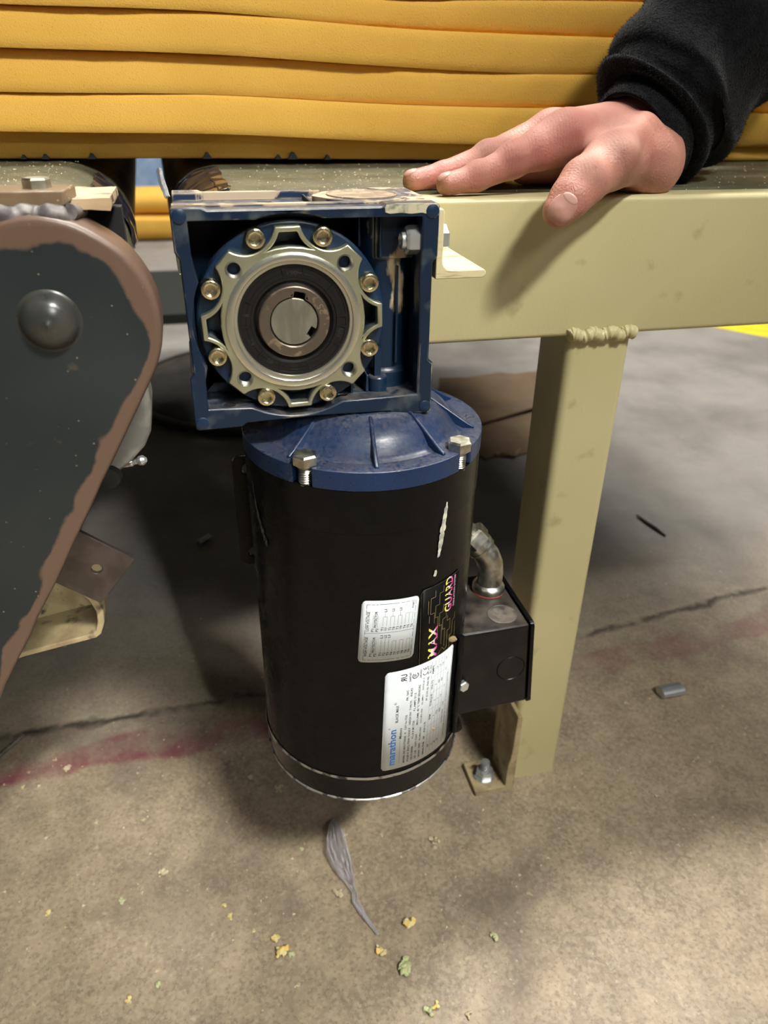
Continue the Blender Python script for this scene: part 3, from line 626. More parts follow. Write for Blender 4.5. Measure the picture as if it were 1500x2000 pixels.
# the screw that ties the box to the angle bracket
bm = NB(); hexhead(bm, (.0728, .0090, .0405), (-1, 0, 0), .0080, .0078, x=(0, 0, 1)); lathe(bm, [(.0052, .0078), (.0048, .0100), (.0036, .0104), (.0034, .0092), (0, .0092)], (.0728, .0090, .0405), (-1, 0, 0), 24)
obj('lock_nut', bm, MT['zinc'], gb, smooth=30, label='bright zinc lock nut inside the frame')
bm = NB(); hexhead(bm, (.0864, .0125, .0405), (1, 0, 0), .0074, .0046, x=(0, 0, 1)); lathe(bm, [(0, -.014), (.004, -.014), (.004, 0), (0, 0)], (.0864, .0125, .0405), (1, 0, 0), 16)
obj('hex_bolt', bm, MT['zinc'], gb, smooth=30, label='bright zinc bolt head outside the bracket')

# ------------------------------------------------------------------ text helpers
_txt = []
def glyphs(s, bold=False):
    """triangulated outline of a line of text, unit height, as (verts, faces, width)"""
    c = bpy.data.curves.new('txt', 'FONT'); c.body = s; c.resolution_u = 2; c.size = 1
    if bold: c.offset = .022
    o = bpy.data.objects.new('txt', c); COL.objects.link(o); dg = bpy.context.evaluated_depsgraph_get()
    me = bpy.data.meshes.new_from_object(o.evaluated_get(dg)); bpy.data.objects.remove(o); bpy.data.curves.remove(c)
    v = np.array([q.co[:2] for q in me.vertices]) if len(me.vertices) else np.zeros((0, 2)); f = [tuple(p.vertices) for p in me.polygons]; bpy.data.meshes.remove(me)
    return v, f
class Print:
    """flat print in label millimetres (x along the reading direction, y down the label), bent onto a surface by fn(x, y, lift)"""
    def __init__(s, fn): s.fn = fn; s.v = []; s.f = []; s.g = []
    def text(s, t, x, y, h, w=None, bold=False, rot=0., skew=0.):
        v, f = glyphs(t, bold or h < 2.2)
        if not len(v): return
        v = v-[v[:, 0].min(), 0]; sx = h/.70; sy = h/.70
        if w: sx = w/max(1e-6, v[:, 0].max())
        b = len(s.v); c, sn = math.cos(rot), math.sin(rot)
        for a, q in v:
            px, py = a*sx+skew*q*sy, q*sy
            s.v.append(s.fn(x+px*c-py*sn, y-(px*sn+py*c), 1)); s.g.append(min(1, max(0, q/.70)))
        s.f += [tuple(i+b for i in t_) for t_ in f]
    def line(s, x0, y0, x1, y1, t=.16):
        n = max(1, int(max(abs(x1-x0), abs(y1-y0))/3)); L = math.hypot(x1-x0, y1-y0) or 1; nx, ny = -(y1-y0)/L*t/2, (x1-x0)/L*t/2
        b = len(s.v)
        for i in range(n+1):
            x = x0+(x1-x0)*i/n; y = y0+(y1-y0)*i/n
            s.v += [s.fn(x+nx, y+ny, 1), s.fn(x-nx, y-ny, 1)]; s.g += [0, 0]
        for i in range(n): s.f.append((b+2*i, b+2*i+1, b+2*i+3, b+2*i+2))
    def dash(s, x0, y0, x1, y1, on=3, off=1, t=.22):
        L = math.hypot(x1-x0, y1-y0); d = 0
        while d < L:
            e = min(L, d+on); s.line(x0+(x1-x0)*d/L, y0+(y1-y0)*d/L, x0+(x1-x0)*e/L, y0+(y1-y0)*e/L, t); d = e+off
    def ring(s, x, y, r, t=.5, a0=0, a1=2*PI, n=22):
        for i in range(n):
            p, q = a0+(a1-a0)*i/n, a0+(a1-a0)*(i+1)/n
            s.line(x+r*math.cos(p), y+r*math.sin(p), x+r*math.cos(q), y+r*math.sin(q), t)
    def build(s, name, m, parent, **k):
        me = bpy.data.meshes.new(name); sh = root_base(parent)
        me.from_pydata([Vector(v)-sh for v in s.v], [], s.f); me.materials.append(m)
        a = me.attributes.new('grad', 'FLOAT', 'POINT'); a.data.foreach_set('value', s.g)
        o = bpy.data.objects.new(name, me); COL.objects.link(o); o.parent = parent
        for q, v in k.items(): o[q] = v
        return o
# moulded lettering on the seal and the number on the hub, laid along a circle
def circ_fn(y): return lambda x, yy, l: (x*K, y, -yy*K)
pr = Print(circ_fn(.0007))
def around(s, d, r, h, inward=False):
    t = math.radians(d); w = h*.72*len(s)
    rot = t-PI/2 if not inward else t+PI/2
    c, sn = math.cos(t), math.sin(t); ex, ey = math.cos(rot), math.sin(rot); ux, uy = -ey, ex
    pr.text(s, r*c-ex*w/2-ux*h/2, -(r*sn-ey*w/2-uy*h/2), h, w, rot=rot)
for s, d in (('190', 90), ('8', 170), ('62', 203), ('40', 236), ('TC', 268), ('NAK', -17)): around(s, d, 26.7, 2.6)
pr.build('moulded_lettering', mat('moulded_rubber', (.032, .032, .034), .35), seal, kind='stuff')
pr = Print(circ_fn(-.00085)); around('25', 24, 16.6, 3.6, True); pr.build('stamped_number', mat('stamped_steel', (.42, .36, .28), .35, .8), bpy.data.objects['hollow_shaft'])

# ------------------------------------------------------------------ motor
MX, MY, MR = .0470, .0380, .0790
mo = thing('electric_motor', 'black cylindrical motor with blue end bell and white name plates, hanging under the gearbox', 'motor', (MX, MY, -.357))
MC = Vector((MX, MY, 0))
def at_cyl(arc, z, r=MR):
    t = -PI/2+arc/MR; return Vector((MX+r*math.cos(t), MY+r*math.sin(t), z))
bm = NB(); lathe(bm, [(.0775, -.0905), (.0789, -.0909), (.0789, -.1200), (.0784, -.1204), (.0784, -.3300), (.0789, -.3312)], MC, (0, 0, 1), 128)
obj('shell', bm, MT['black'], mo, smooth=30)
bm = NB(); lathe(bm, [(.0792, -.3305), (.0797, -.3314), (.0797, -.3327), (.0792, -.3334)], MC, (0, 0, 1), 128, ripple=lambda t, r, h: .0003*mnoise.noise((t*6, h*90, 0)))
obj('rolled_edge', bm, MT['seam'], mo, label='bare scraped metal edge')
bm = NB(); lathe(bm, [(.0790, -.3334), (.0783, -.3500), (.0781, -.3548), (.070, -.3552), (.066, -.351), (.030, -.351), (0, -.351)], MC, (0, 0, 1), 128)
rb = obj('rear_band', bm, MT['black'], mo, smooth=30)
bm = NB(); lathe(bm, [(.0779, -.3545), (.0790, -.3552), (.0789, -.3562), (.0776, -.3566)], MC, (0, 0, 1), 128, ripple=lambda t, r, h: .0004*mnoise.noise((t*9, h*90, 4)))
obj('rear_edge', bm, MT['seam'], rb, label='scraped bare lower edge')
bm = NB(); c = at_cyl(7, -.3520)
for a0, w_ in ((3.5, 3.2), (8.2, 2.6)):
    p0 = at_cyl(a0, -.3535, MR+.0001); p1 = at_cyl(a0+w_, -.3535, MR+.0001); T = (p1-p0)
    prism(bm, [(0, 0), (1, 0), (1, .0018+.0012*(a0 > 5)), (0, .0016)], [], p0, T, (0, 0, 1), (at_cyl(a0, 0, MR-.0012)-at_cyl(a0, 0, MR)))
obj('drain_notch', bm, MT['dark'], rb)
# blue end bell: rim with two bolt slots in view, a cone, ribs
zt, zb_ = -.0783, -.0906
bm = NB()
slots = [math.radians(d) for d in (-129.0, -48.5, 42, 138)]; sw = .085
n = 160; lower = []; upper = []; inner = []
def slot_d(t): return min(abs((t-s+PI) % (2*PI)-PI) for s in slots)
angs = sorted(set([round(2*PI*i/n-PI, 5) for i in range(n)]+[s+k for s in slots for k in (-sw, -sw+1e-3, sw-1e-3, sw)]))
angs = [t for t in angs]
pr = []
for t in angs:
    r = .0660 if slot_d(t) < sw-5e-4 else MR+.0004
    pr.append((MX+r*math.cos(t), MY+r*math.sin(t)))
prism(bm, pr, [circ(MX, MY, .045, 64)], (0, 0, zb_), (1, 0, 0), (0, 1, 0), (0, 0, zt-zb_))
eb = obj('end_bell', bm, MT['bell'], mo, smooth=30, label='blue painted end bell with ribs'); bevel(eb, .0012, 3)
bm = NB(); lathe(bm, [(.0700, zt-.001), (.0650, zt+.0006), (.0618, zt+.0022), (.0560, zt+.0100), (.0470, zt+.0172), (.0400, zt+.0196), (.0360, zt+.0200), (.0352, -.0560)], MC, (0, 0, 1), 96)
obj('bell_cone', bm, MT['bell'], eb, smooth=50)
for d in (-139, -95.5, -84+24, -22, 20, 65, 110, 160):
    t = math.radians(d); c_, s_ = math.cos(t), math.sin(t)
    bm = NB(); prism(bm, [(.0375, zt-.002), (.0742, zt-.002), (.0742, zt+.0012), (.0700, zt+.0032), (.0455, zt+.0192), (.0375, zt+.0192)], [], MC+Vector((s_, -c_, 0))*.0012, (c_, s_, 0), (0, 0, 1), Vector((-s_, c_, 0))*.0024)
    o = obj('rib', bm, MT['bell'], eb, smooth=30); bevel(o, .0007)
bm = NB(); box(bm, .0925, .1000, .034, .046, zt-.002, zt+.0065); o = obj('bell_lug', bm, MT['creamend'], eb, label='small cream painted lug'); bevel(o, .0015)
# hex bolts in the slots
for k, t in enumerate(slots):
    bm = NB(); c0 = Vector((MX+.0745*math.cos(t), MY+.0745*math.sin(t), zt))
    if k == 1: c0.z -= .001
    hexhead(bm, c0+Vector((0, 0, .0004)), (0, 0, 1), .0078, .0062, x=(math.cos(.3+k), math.sin(.3+k), 0)); lathe(bm, [(0, -.0004), (.0066, -.0004), (.0066, .0004)], c0, (0, 0, 1), 24)
    hb = obj('hex_bolt', bm, MT['zincdull'], mo, smooth=30, label='zinc plated hex bolt')
    bm = NB(); thread(bm, c0-Vector((0, 0, .0130)), (0, 0, 1), .0046, .0130, .0015, 20, .0007); obj('bolt_thread', bm, MT['zincdull'], hb, smooth=20)
# slotted black mounting plate on the hidden left side
bm = NB(); sl = rrect(-.0105, .0105, -.2045, -.1130, .006, 5)
prism(bm, [(x-.0020, z) for x, z in sl], [circ(-.002, -.1235, .0042, 16), circ(-.002, -.1935, .0042, 16)], (-.0275, .072, 0), (1, 0, 0), (0, 0, 1), (0, .004, 0))
prism(bm, [(.0, -.2045), (.03, -.2045), (.03, -.113), (0, -.113)], [], (-.0205, .0725, 0), (1, 0, 0), (0, 0, 1), (0, .003, 0))
o = obj('mounting_foot', bm, MT['black'], mo, smooth=30, label='black slotted mounting foot behind the shell'); bevel(o, .0005)
# scratches: pale overspray stroke and scuffs, thin skins on the shell
def scuff(name, pts, wid, m, seed, label):
    v = []; f = []; n = len(pts)
    for i, (a, z) in enumerate(pts):
        w_ = wid*(.35+.65*math.sin(PI*(i+.3)/n))*(.7+.6*random.random())
        v += [at_cyl(a-w_/2, z+random.uniform(-.0005, .0005), MR+.00012), at_cyl(a+w_/2, z+random.uniform(-.0005, .0005), MR+.00012)]
    for i in range(n-1): f.append((2*i, 2*i+1, 2*i+3, 2*i+2))
    return solidmesh(name, v, f, m, mo, smooth=0, label=label)
# arc in metres along the shell
A_ = lambda a: a*K
mp_ = mat('pale_scuff', (.62, .62, .50), .6, c2=(.30, .31, .27), scale=220)
scuff('paint_scuff', [(A_(40.8-.172*i*1.0), -.1080-.00135*i) for i in range(30)], .0042, mp_, 1, 'pale paint stroke on the shell')
scuff('paint_scuff', [(A_(33.8+.3*math.sin(i)), -.1560-.0010*i) for i in range(6)], .0026, mp_, 2, 'small pale scuff on the shell')
ms_ = mat('grey_scuff', (.085, .085, .08), .6)
for q, (a0, z0, da, dz) in enumerate(((-104, -.106, .55, -.0024), (-101, -.118, .75, -.0021), (-99, -.125, .9, -.0016), (-95, -.132, .5, -.0012))):
    scuff('scrape', [(A_(a0+da*i+.8*math.sin(i*1.7+q)), z0+dz*i) for i in range(14)], .0016, ms_, q, 'grey scrape at the left edge')
# labels: bent plates with rounded corners
def patch(a0, a1, z0, z1, rc, rot, lift):
    """mm arc a0..a1 by mm z0..z1, turned by rot about its centre"""
    ca, cz = (a0+a1)/2, (z0+z1)/2; c, s_ = math.cos(rot), math.sin(rot)
    def P(a, z, l):
        da, dz = a-ca, z-cz; return at_cyl((ca+da*c-dz*s_)*K, (cz+da*s_+dz*c)*K, MR+l*K)
    v = []; f = []; n = 44
    for i in range(n+1):
        a = a0+(a1-a0)*i/n; e = min(a-a0, a1-a); ins = 0 if e >= rc else rc-math.sqrt(max(0, rc*rc-(rc-e)**2))
        v += [P(a, z0+ins, lift), P(a, z1-ins, lift)]
    for i in range(n): f.append((2*i, 2*i+2, 2*i+3, 2*i+1))
    return v, f, P
def plate(name, a0, a1, z0, z1, rc, rot, lift, m, label):
    v, f, P = patch(a0, a1, z0, z1, rc, rot, lift)
    o = solidmesh(name, v, f, m, mo, smooth=60, label=label)
    md = o.modifiers.new('thickness', 'SOLIDIFY'); md.thickness = .0001; md.offset = -1
    return o, (lambda x, y, l: P(a0+y, z0+x, lift+.05*l))
# 1: wiring diagram
o, fn = plate('wiring_label', -18.6, 20.3, -220.6, -170.0, 3.2, math.radians(-3.6), .16, MT['white'], 'white label with motor wiring diagram')
p = Print(fn)
bt = .26
p.dash(2, 3.4, 47.6, 3.4, 4.2, 1.1, bt); p.dash(2, 36.6, 47.6, 36.6, 4.2, 1.1, bt)
for x in (2, 47.6): p.dash(x, 3.4, x, 11, 2.2, .8, bt); p.line(x, 11.5, x, 25, bt); p.dash(x, 26, x, 36.6, 2.6, 1, bt)
p.line(24.6, 3.4, 24.6, 36.6, .26)
p.text('HIGH VOLTAGE', 5.2, 5.6, 1.75, 16.2); p.text('LOW VOLTAGE', 26.4, 5.6, 1.75, 15.6)
for x0 in (5.0, 25.8):
    p.text('P1', x0, 9.0, 1.7, 2.4); p.text('P2', x0, 11.9, 1.7, 2.6); p.text('PROTECTOR', x0+3.2, 10.55, 1.65, 13.2)
    for y in (8.2, 11.2): p.line(x0+3.0, y, x0+13.6, y, .14); p.ring(x0+11, y, .12, .26, n=6)
for i, t in enumerate(('T1', 'T2', 'T3', 'T4', 'T7', 'T5', 'T8', 'T6', 'T9')): p.text(t, 5.2, 15.5+2.55*i, 1.7, 2.8)
for i in range(3):
    y = 14.7+2.55*i; p.line(8.8, y, 19.4, y, .15); p.ring(16.5, y, .12, .3, n=6); p.text('L%d' % (i+1), 20.2, y+.8, 1.7, 2.5)
for i in range(3):
    y = 22.3+5.1*i; p.line(8.8, y, 17.2, y, .15); p.line(8.8, y+2.55, 17.2, y+2.55, .15); p.line(17.2, y, 17.2, y+2.55, .15); p.ring(17.2, y+1.3, .12, .26, n=6)
for i, t in enumerate(('T1', 'T7', 'T2', 'T8', 'T3', 'T9', 'T4', 'T5', 'T6')): p.text(t, 26.2, 15.5+2.55*i, 1.7, 2.8)
for i in range(3):
    y = 14.7+5.1*i; p.line(29.8, y, 37.6, y, .15); p.line(29.8, y+2.55, 37.6, y+2.55, .15); p.line(37.6, y, 37.6, y+2.55, .15); p.line(37.6, y+1.27, 40.6, y+1.27, .13); p.ring(37.6, y+1.3, .12, .32, n=6); p.text('L%d' % (i+1), 41.4, y+2.0, 1.6, 2.3)
for k in range(3): p.line(29.8, 30+2.55*k, 38.4, 30+2.55*k, .15)
p.line(38.4, 30, 38.4, 35.1, .15); p.ring(38.4, 32.55, .12, .32, n=6)
p.text('91087', 41.8, 35.4, 1.3, 5.0, True)
p.build('printing', MT['ink'], o)
# 2: name plate
o, fn = plate('name_plate', -2.2, 59.6, -326.0, -231.5, 3.0, math.radians(-1.2), .16, MT['white'], 'white name plate with blue maker name and printed ratings')
p = Print(fn); p.text('marathon', 4.5, 10.2, 5.6, 35.5, True); p.ring(41.6, 4.9, .5, .35, n=8); p.build('maker_name', MT['inkblue'], o)
p = Print(fn)
p.line(5, 13.6, 28.5, 13.6, .16); p.text('Motors', 29.5, 14.6, 1.9, 10.5, skew=.25)
p.text('BLACK MAX', 46.5, 11.2, 2.1, 16.5); p.ring(65, 8.6, .95, .16, n=14); p.text('R', 64.5, 9.1, 1.0)
T = p.text; hh = 1.55
T('MODEL 5VJ 56H17T5302E   K', 4, 18.2, hh, 31); T('CAT No.Y535', 37.5, 18.2, hh, 14); T('FR. 56C', 65.5, 18.2, hh, 9.5)
T('POLES 4  ENCL.TENV CODE P', 4, 21.4, hh, 34); T('DESIGN INV', 41, 21.4, hh, 12.5); T('TYPE.TS', 55, 21.4, hh, 9); T('INS.F3', 68, 21.4, hh, 7.5)
T('VOLTS 230/460', 4, 24.6, hh, 14); T('F.L.R.P.M 1725', 26, 24.6, hh, 17.5); T('F.L.AMPS 3/1.5', 53, 24.6, hh, 17)
T('S.F. 1.0', 4, 27.8, hh, 8); T('DUTY. CONT', 16, 27.8, hh, 13); T('MAX.AMB. 40 °C TEMP.SENSORS', 38, 27.8, hh, 38)
T('BLK.BOR', 4, 31.0, 1.3, 7); T('5465', 13, 31.0, hh, 5); T('P.E BRG 6203', 21, 31.0, 1.3, 13); T('O.P.E BRG 6203', 38, 31.0, 1.3, 14); T('N.L AMPS 1', 56, 31.0, 1.3, 9); T('ROTOR wk² .11', 70, 31.0, 1.3, 11)
T('SERIAL 9190', 4, 35.0, hh, 13); T('HP', 20, 35.0, hh, 3); T('KW 0.75', 27, 35.0, hh, 10); T('PF (COS φ) .75(0.78)', 58, 35.0, hh, 22)
T('HZ', 9, 39.6, 1.7, 3); T('RPM', 37, 39.6, 1.8, 5); T('TORQUE', 50, 39.6, 1.8, 11.5); T('VOLTS', 65.5, 39.6, 1.8, 9); T('AMPS', 80, 39.6, 1.8, 8)
for y in (37.2, 40.8, 44.0, 47.2, 50.4): p.line(4, y, 92, y, .14)
for x in (22, 31, 47, 62.5, 77.5): p.line(x, 37.2, x, 50.4, .14)
for r, row in enumerate((('0', '0', '0', '1.2'), ('1725', '3', '460', '1.6'), ('1800', '1.6', '460', '1.6'))):
    y = 43.3+3.2*r
    for x, t in zip((38, 53, 68, 83), row): T(t, x, y, 1.5)
    T(('0', '60', '90')[r], 9, y, 1.5)
T('CONNECTIONS', 24, 53.4, 1.3, 14); T('5 HP', 42, 53.4, 1.3); T('7.5', 60, 53.4, 1.3); T('2.2', 76, 53.4, 1.3); T('3.0', 86, 53.4, 1.3)
p.line(4, 54.4, 80, 54.4, .14); T('THREE PHASE INVERTER DUTY AC INDUCTION MOTOR', 6, 57.0, 1.3, 66); p.line(4, 58.2, 92, 58.2, .12)
# certification marks
p.text('U', 87.2, 16.2, 4.6, 3.2, True); v_, f_ = glyphs('R', True); b_ = len(p.v); mx_ = v_[:, 0].max()
for a_, q_ in v_: p.v.append(fn(83.6+(mx_-a_)*5.0, 16.2-q_*6.4, 1)); p.g.append(0)
p.f += [tuple(i+b_ for i in t_) for t_ in f_]
p.ring(82.4, 15.9, .12, .3, n=6); T('E49747', 82.5, 19.6, 1.5, 8)
p.ring(86.2, 22.9, 2.3, .7, .6, 2*PI-.6); p.text('SP', 85.0, 23.7, 1.9, 2.6, True); T('LR2025', 82.5, 28.0, 1.4, 7.5)
p.ring(85.2, 31.3, 1.9, .55, PI*.5, PI*1.5); p.ring(90.2, 31.3, 1.9, .55, PI*.5, PI*1.5); p.line(88.6, 31.3, 90.2, 31.3, .5)
T('IEC 34-1', 82.5, 34.6, 1.3, 7); T('IEC 34-5', 82.5, 36.7, 1.3, 7)
p.build('printing', MT['ink'], o)
bm = NB(); q = at_cyl(.0470*0+.0405, -.2925*0-.3015, MR+.0004); sphere(bm, q, .0016, 2, (1, .35, 1.1)); bumpy(bm, .0005, 500); obj('dirt_spot', bm, MT['tan'], o)
# 3: insulation decal
o, fn = plate('insulation_decal', 23.4, 63.0, -236.0, -168.3, 3.4, math.radians(1.0), .11, MT['decal'], 'black decal with yellow to pink lettering')
p = Print(fn)
p.dash(3.5, .15, 64, .15, 200, 1, .14); p.line(67.4, 3.5, 67.4, 37, .14); p.ring(64.0, 3.5, 3.35, .12, -PI/2, 0, 8)
p.build('outline', MT['seam'], o)
p = Print(fn); g = .20
def circuit(pts, t=g):
    for (x0, y0), (x1, y1) in zip(pts, pts[1:]): p.line(x0, y0, x1, y1, t)
circuit([(38, 7.5), (44, 7.5)]); circuit([(46, 6.5), (57, 6.5)]); circuit([(36, 12), (45, 12), (45, 8.5), (58, 8.5), (58, 12.5), (63, 12.5)])
circuit([(20, 15.5), (40, 15.5), (40, 13), (50, 13), (50, 16.5), (59, 16.5), (59, 20), (64, 20)]); circuit([(14, 19.5), (31, 19.5), (31, 17), (42, 17), (42, 20.5), (48, 20.5)])
circuit([(10, 23), (26, 23), (26, 20.5), (35, 20.5), (35, 24), (40, 24)]); circuit([(7, 26), (22, 26), (22, 29), (31, 29), (31, 25.5), (36, 25.5)]); circuit([(4, 29.5), (16, 29.5), (16, 32), (28, 32), (28, 35), (33, 35)])
circuit([(5, 33), (12, 33), (12, 36), (24, 36)]); circuit([(6, 17), (10, 21), (6, 24), (9, 27)])
p.build('circuit_lines', MT['gold'], o)
p = Print(fn); T = p.text; T('MAX', 6, 15.5, 8.0, 27, True, skew=.12); T('GUARD', 38.5, 29.5, 7.6, 29, True, skew=.12); p.build('lettering', MT['grad'], o)
p = Print(fn); p.text('INSULATION SYSTEM', 40, 33.2, 1.9, 26); p.build('small_lettering', mat('pink_ink', (.6, .35, .45), .5), o)
bm = NB(); q = at_cyl(.0555, -.224, MR+.001); sphere(bm, q, .003, 2, (1.2, .5, .8)); bumpy(bm, .0018, 260); obj('crumb', bm, MT['tan'], o, label='tan crumb of foam stuck to the decal')
# junction box on the right with raised cover, elbow and knock-outs
JU = Vector((math.cos(math.radians(-8)), math.sin(math.radians(-8)), 0)); JV = Vector((-JU.y, JU.x, 0))
def jb(u, v, z): return Vector((MX, MY, z))+JU*u+JV*v
jbx = [(.112, -.2432), (.1700, -.2420), (.1758, -.3212), (.112, -.3252)]
bm = NB(); prism(bm, jbx, [], (0, 0, 0), XF, ZF, (0, .074, 0))
jo = obj('junction_box', bm, MT['blackbox'], mo, smooth=30, label='black sheet metal junction box'); bevel(jo, .0018, 3)
Ux = Vector((.1758-.1700, 0, -.3212+.2420)); Ux.normalize()
bm = NB(); prism(bm, rrect(-.0015, .0815, -.0018, .0758, .004, 5), [], Vector((.1702, 0, -.2410)), Ux, (0, 1, 0), Vector((-Ux.z, 0, Ux.x))*.0030*1)
o = obj('box_cover', bm, MT['black'], jo, smooth=30); bevel(o, .0010, 3)
bm = NB(); lathe(bm, [(.0118, 0), (.0118, .0004), (.0112, .0006), (.0108, .0003), (0, .0003)], (.1540, .0175, -.24235), (-.02, 0, 1), 40)
obj('knockout', bm, mat('worn_knockout', (.03, .026, .022), .45, c2=(.12, .105, .085), scale=150, dust=((.14, .12, .10), .7, 90)), jo, label='round knockout on the box top')
bm = NB(); lathe(bm, [(.0118, 0), (.0116, .0004), (.0112, -.0001), (.0108, .0002), (0, .0002)], (.1585, -.0001, -.2830), (0, -1, 0), 40, x=(1, 0, 0)); obj('knockout', bm, MT['blackbox'], jo)
el = [Vector(q) for q in ((.1553, .0521, -.2425), (.1560, .0520, -.2340), (.1562, .0521, -.2255), (.1550, .0526, -.2170), (.1520, .0538, -.2095), (.1478, .0554, -.2035), (.1430, .0572, -.1990))]
bm = NB(); tube(bm, el, [.0100, .0100, .0102, .0104, .0104, .0100, .0100], 24)
lathe(bm, [(.0100, .0075), (.0122, .0060), (.0134, .0040), (.0136, .0016), (.0130, 0), (.0090, 0)], el[0], (.02, 0, 1), 32)
d = (el[6]-el[4]).normalized()
lathe(bm, [(.0098, -.0020), (.0112, -.0015), (.0114, .0005), (.0108, .0008), (.0108, .0016), (.0116, .0020), (.0116, .0060), (.0104, .0064)], el[5], d, 32)
eo = obj('conduit_elbow', bm, MT['zincdull'], mo, smooth=45, label='dull zinc conduit elbow')
bm = NB(); lathe(bm, [(.0098, .0050), (.0098, .0075)], el[5], d, 24); hexhead(bm, el[5]+d*.0065, d, .0136, .0105, x=(0, 1, .3)); lathe(bm, [(.0085, .016), (.0085, .021), (.0068, .021), (.0068, .012)], el[5], d, 24)
obj('hex_nut', bm, MT['zincdull'], eo, smooth=30)
bm = NB(); lathe(bm, [(.0110, 0), (.0128, -.0002), (.0138, .0004), (.0130, .0007)], el[0], (.02, 0, 1), 32); obj('gasket', bm, mat('red_gasket', (.35, .05, .03), .6), eo, label='thin red gasket')
# base flange of the box on the shell, with a mounting screw and a drop of sealant
bm = NB(); pts = [at_cyl(.0705, -.2330-.0045*i, MR+.0016) for i in range(22)]; tube(bm, pts, [.0026+.0005*math.sin(i*.9) for i in range(22)], 10); obj('box_gasket', bm, MT['black'], jo)
bm = NB(); hexhead(bm, (.1178, -.002, -.2905), (.25, -1, .1), .0046, .004, x=(1, 0, .3)); obj('mounting_screw', bm, MT['zinc'], jo, label='bright zinc mounting screw')
bm = NB(); tube(bm, [(.1150, .001, -.3245), (.1165, -.001, -.3300), (.1172, -.0015, -.3360), (.1168, -.001, -.3395)], [.0030, .0034, .0040, .0026], 12); obj('cable_plug', bm, MT['black'], jo)

# ------------------------------------------------------------------ foam sheets
FX = [-.95, -.173, -.022, .129, .240, .362, .52, .74]
FB = {  # heights of the joints between the sheets along FX
 5: [.0602, .0585, .0580, .0562, .0550, .0542, .0533, .0530],
 4: [.084, .0796, .0780, .0721, .0691, .0676, .0669, .066],
 3: [.110, .1073, .1073, .1020, .1002, .1003, .0972, .096],
 2: [.139, .1372, .1360, .1302, .1271, .1275, .1240, .122],
 1: [.167, .1652, .1653, .1587, .1568, .1562, .1540, .152],
 0: [.196, .1929, .1905, .1793, .1815, .1838, .182, .180],
 -1: [.225, .222, .219, .209, .210, .212, .210, .209]}
def fz(k, x):
    i = min(max(np.searchsorted(FX, x)-1, 0), len(FX)-2); t = (x-FX[i])/(FX[i+1]-FX[i]); t = min(1, max(0, t))
    y = FB[k]; p0, p1, p2, p3 = y[max(0, i-1)], y[i], y[i+1], y[min(len(y)-1, i+2)]
    if i in (0, len(FX)-2): return p1+(p2-p1)*t
    return .5*(2*p1+(p2-p0)*t+(2*p0-5*p1+4*p2-p3)*t*t+(3*p1-p0-3*p2+p3)*t**3)
FRONT = {5: (.325, 0), 4: (.310, .004), 3: (.313, .004), 2: (.309, .004), 1: (.312, .005), 0: (.310, .004)}
LBL = {5: 'bottom yellow foam sheet of the stack, set back in shadow on the belts', 4: 'second yellow foam sheet from the bottom of the stack', 3: 'third yellow foam sheet from the bottom of the stack', 2: 'fourth yellow foam sheet from the bottom of the stack', 1: 'fifth yellow foam sheet from the bottom of the stack', 0: 'topmost yellow foam sheet in view, cut by the top of the picture'}
for k in (5, 4, 3, 2, 1, 0):
    bm = NB(); xs = np.linspace(-.95, .74, 150); rings = []
    for x in xs:
        zb, zt2 = fz(k, x)+.0002, fz(k-1, x)-.0002
        y0, tl = FRONT[k]
        wv = .005*mnoise.noise((x*3.2, k*5.1, 0))+.0012*mnoise.noise((x*16, k*3.3, 2))
        lean = tl*(1-2*min(1, max(0, (x+.1)/.5)))*(1 if k not in (5,) else 0)     # bottom edge stands proud on the left, top edge on the right
        ring = []
        h = zt2-zb; r = .0022
        for (fy, fzv) in ((.75, 0), (.06, 0), (r, 0), (.0004, .10), (0, .25), (-.0008, .5), (0, .75), (.0004, .92), (r*.9, 1), (.06, 1), (.75, 1)):
            yy = y0+wv+fy if fy < .3 else 1.55
            if fy < .05: yy += -lean*(.5-fzv)*2
            ring.append(bm.verts.new((x, yy+(.0006*mnoise.noise((x*60, fzv*3, k)) if fy < .05 else 0), zb+h*fzv)))
        rings.append(ring)
    for p, q in zip(rings, rings[1:]):
        for i in range(len(p)): bm.faces.new((p[i], p[(i+1) % len(p)], q[(i+1) % len(p)], q[i]))
    bm.faces.new(rings[0]); bm.faces.new(rings[-1][::-1])
    o = obj('foam_sheet', bm, MT['foam'], None, smooth=50, origin=(.2, .68, fz(k, .2)))
    tag(o, LBL[k], 'foam sheet', 'yellow foam sheets stacked on the conveyor')

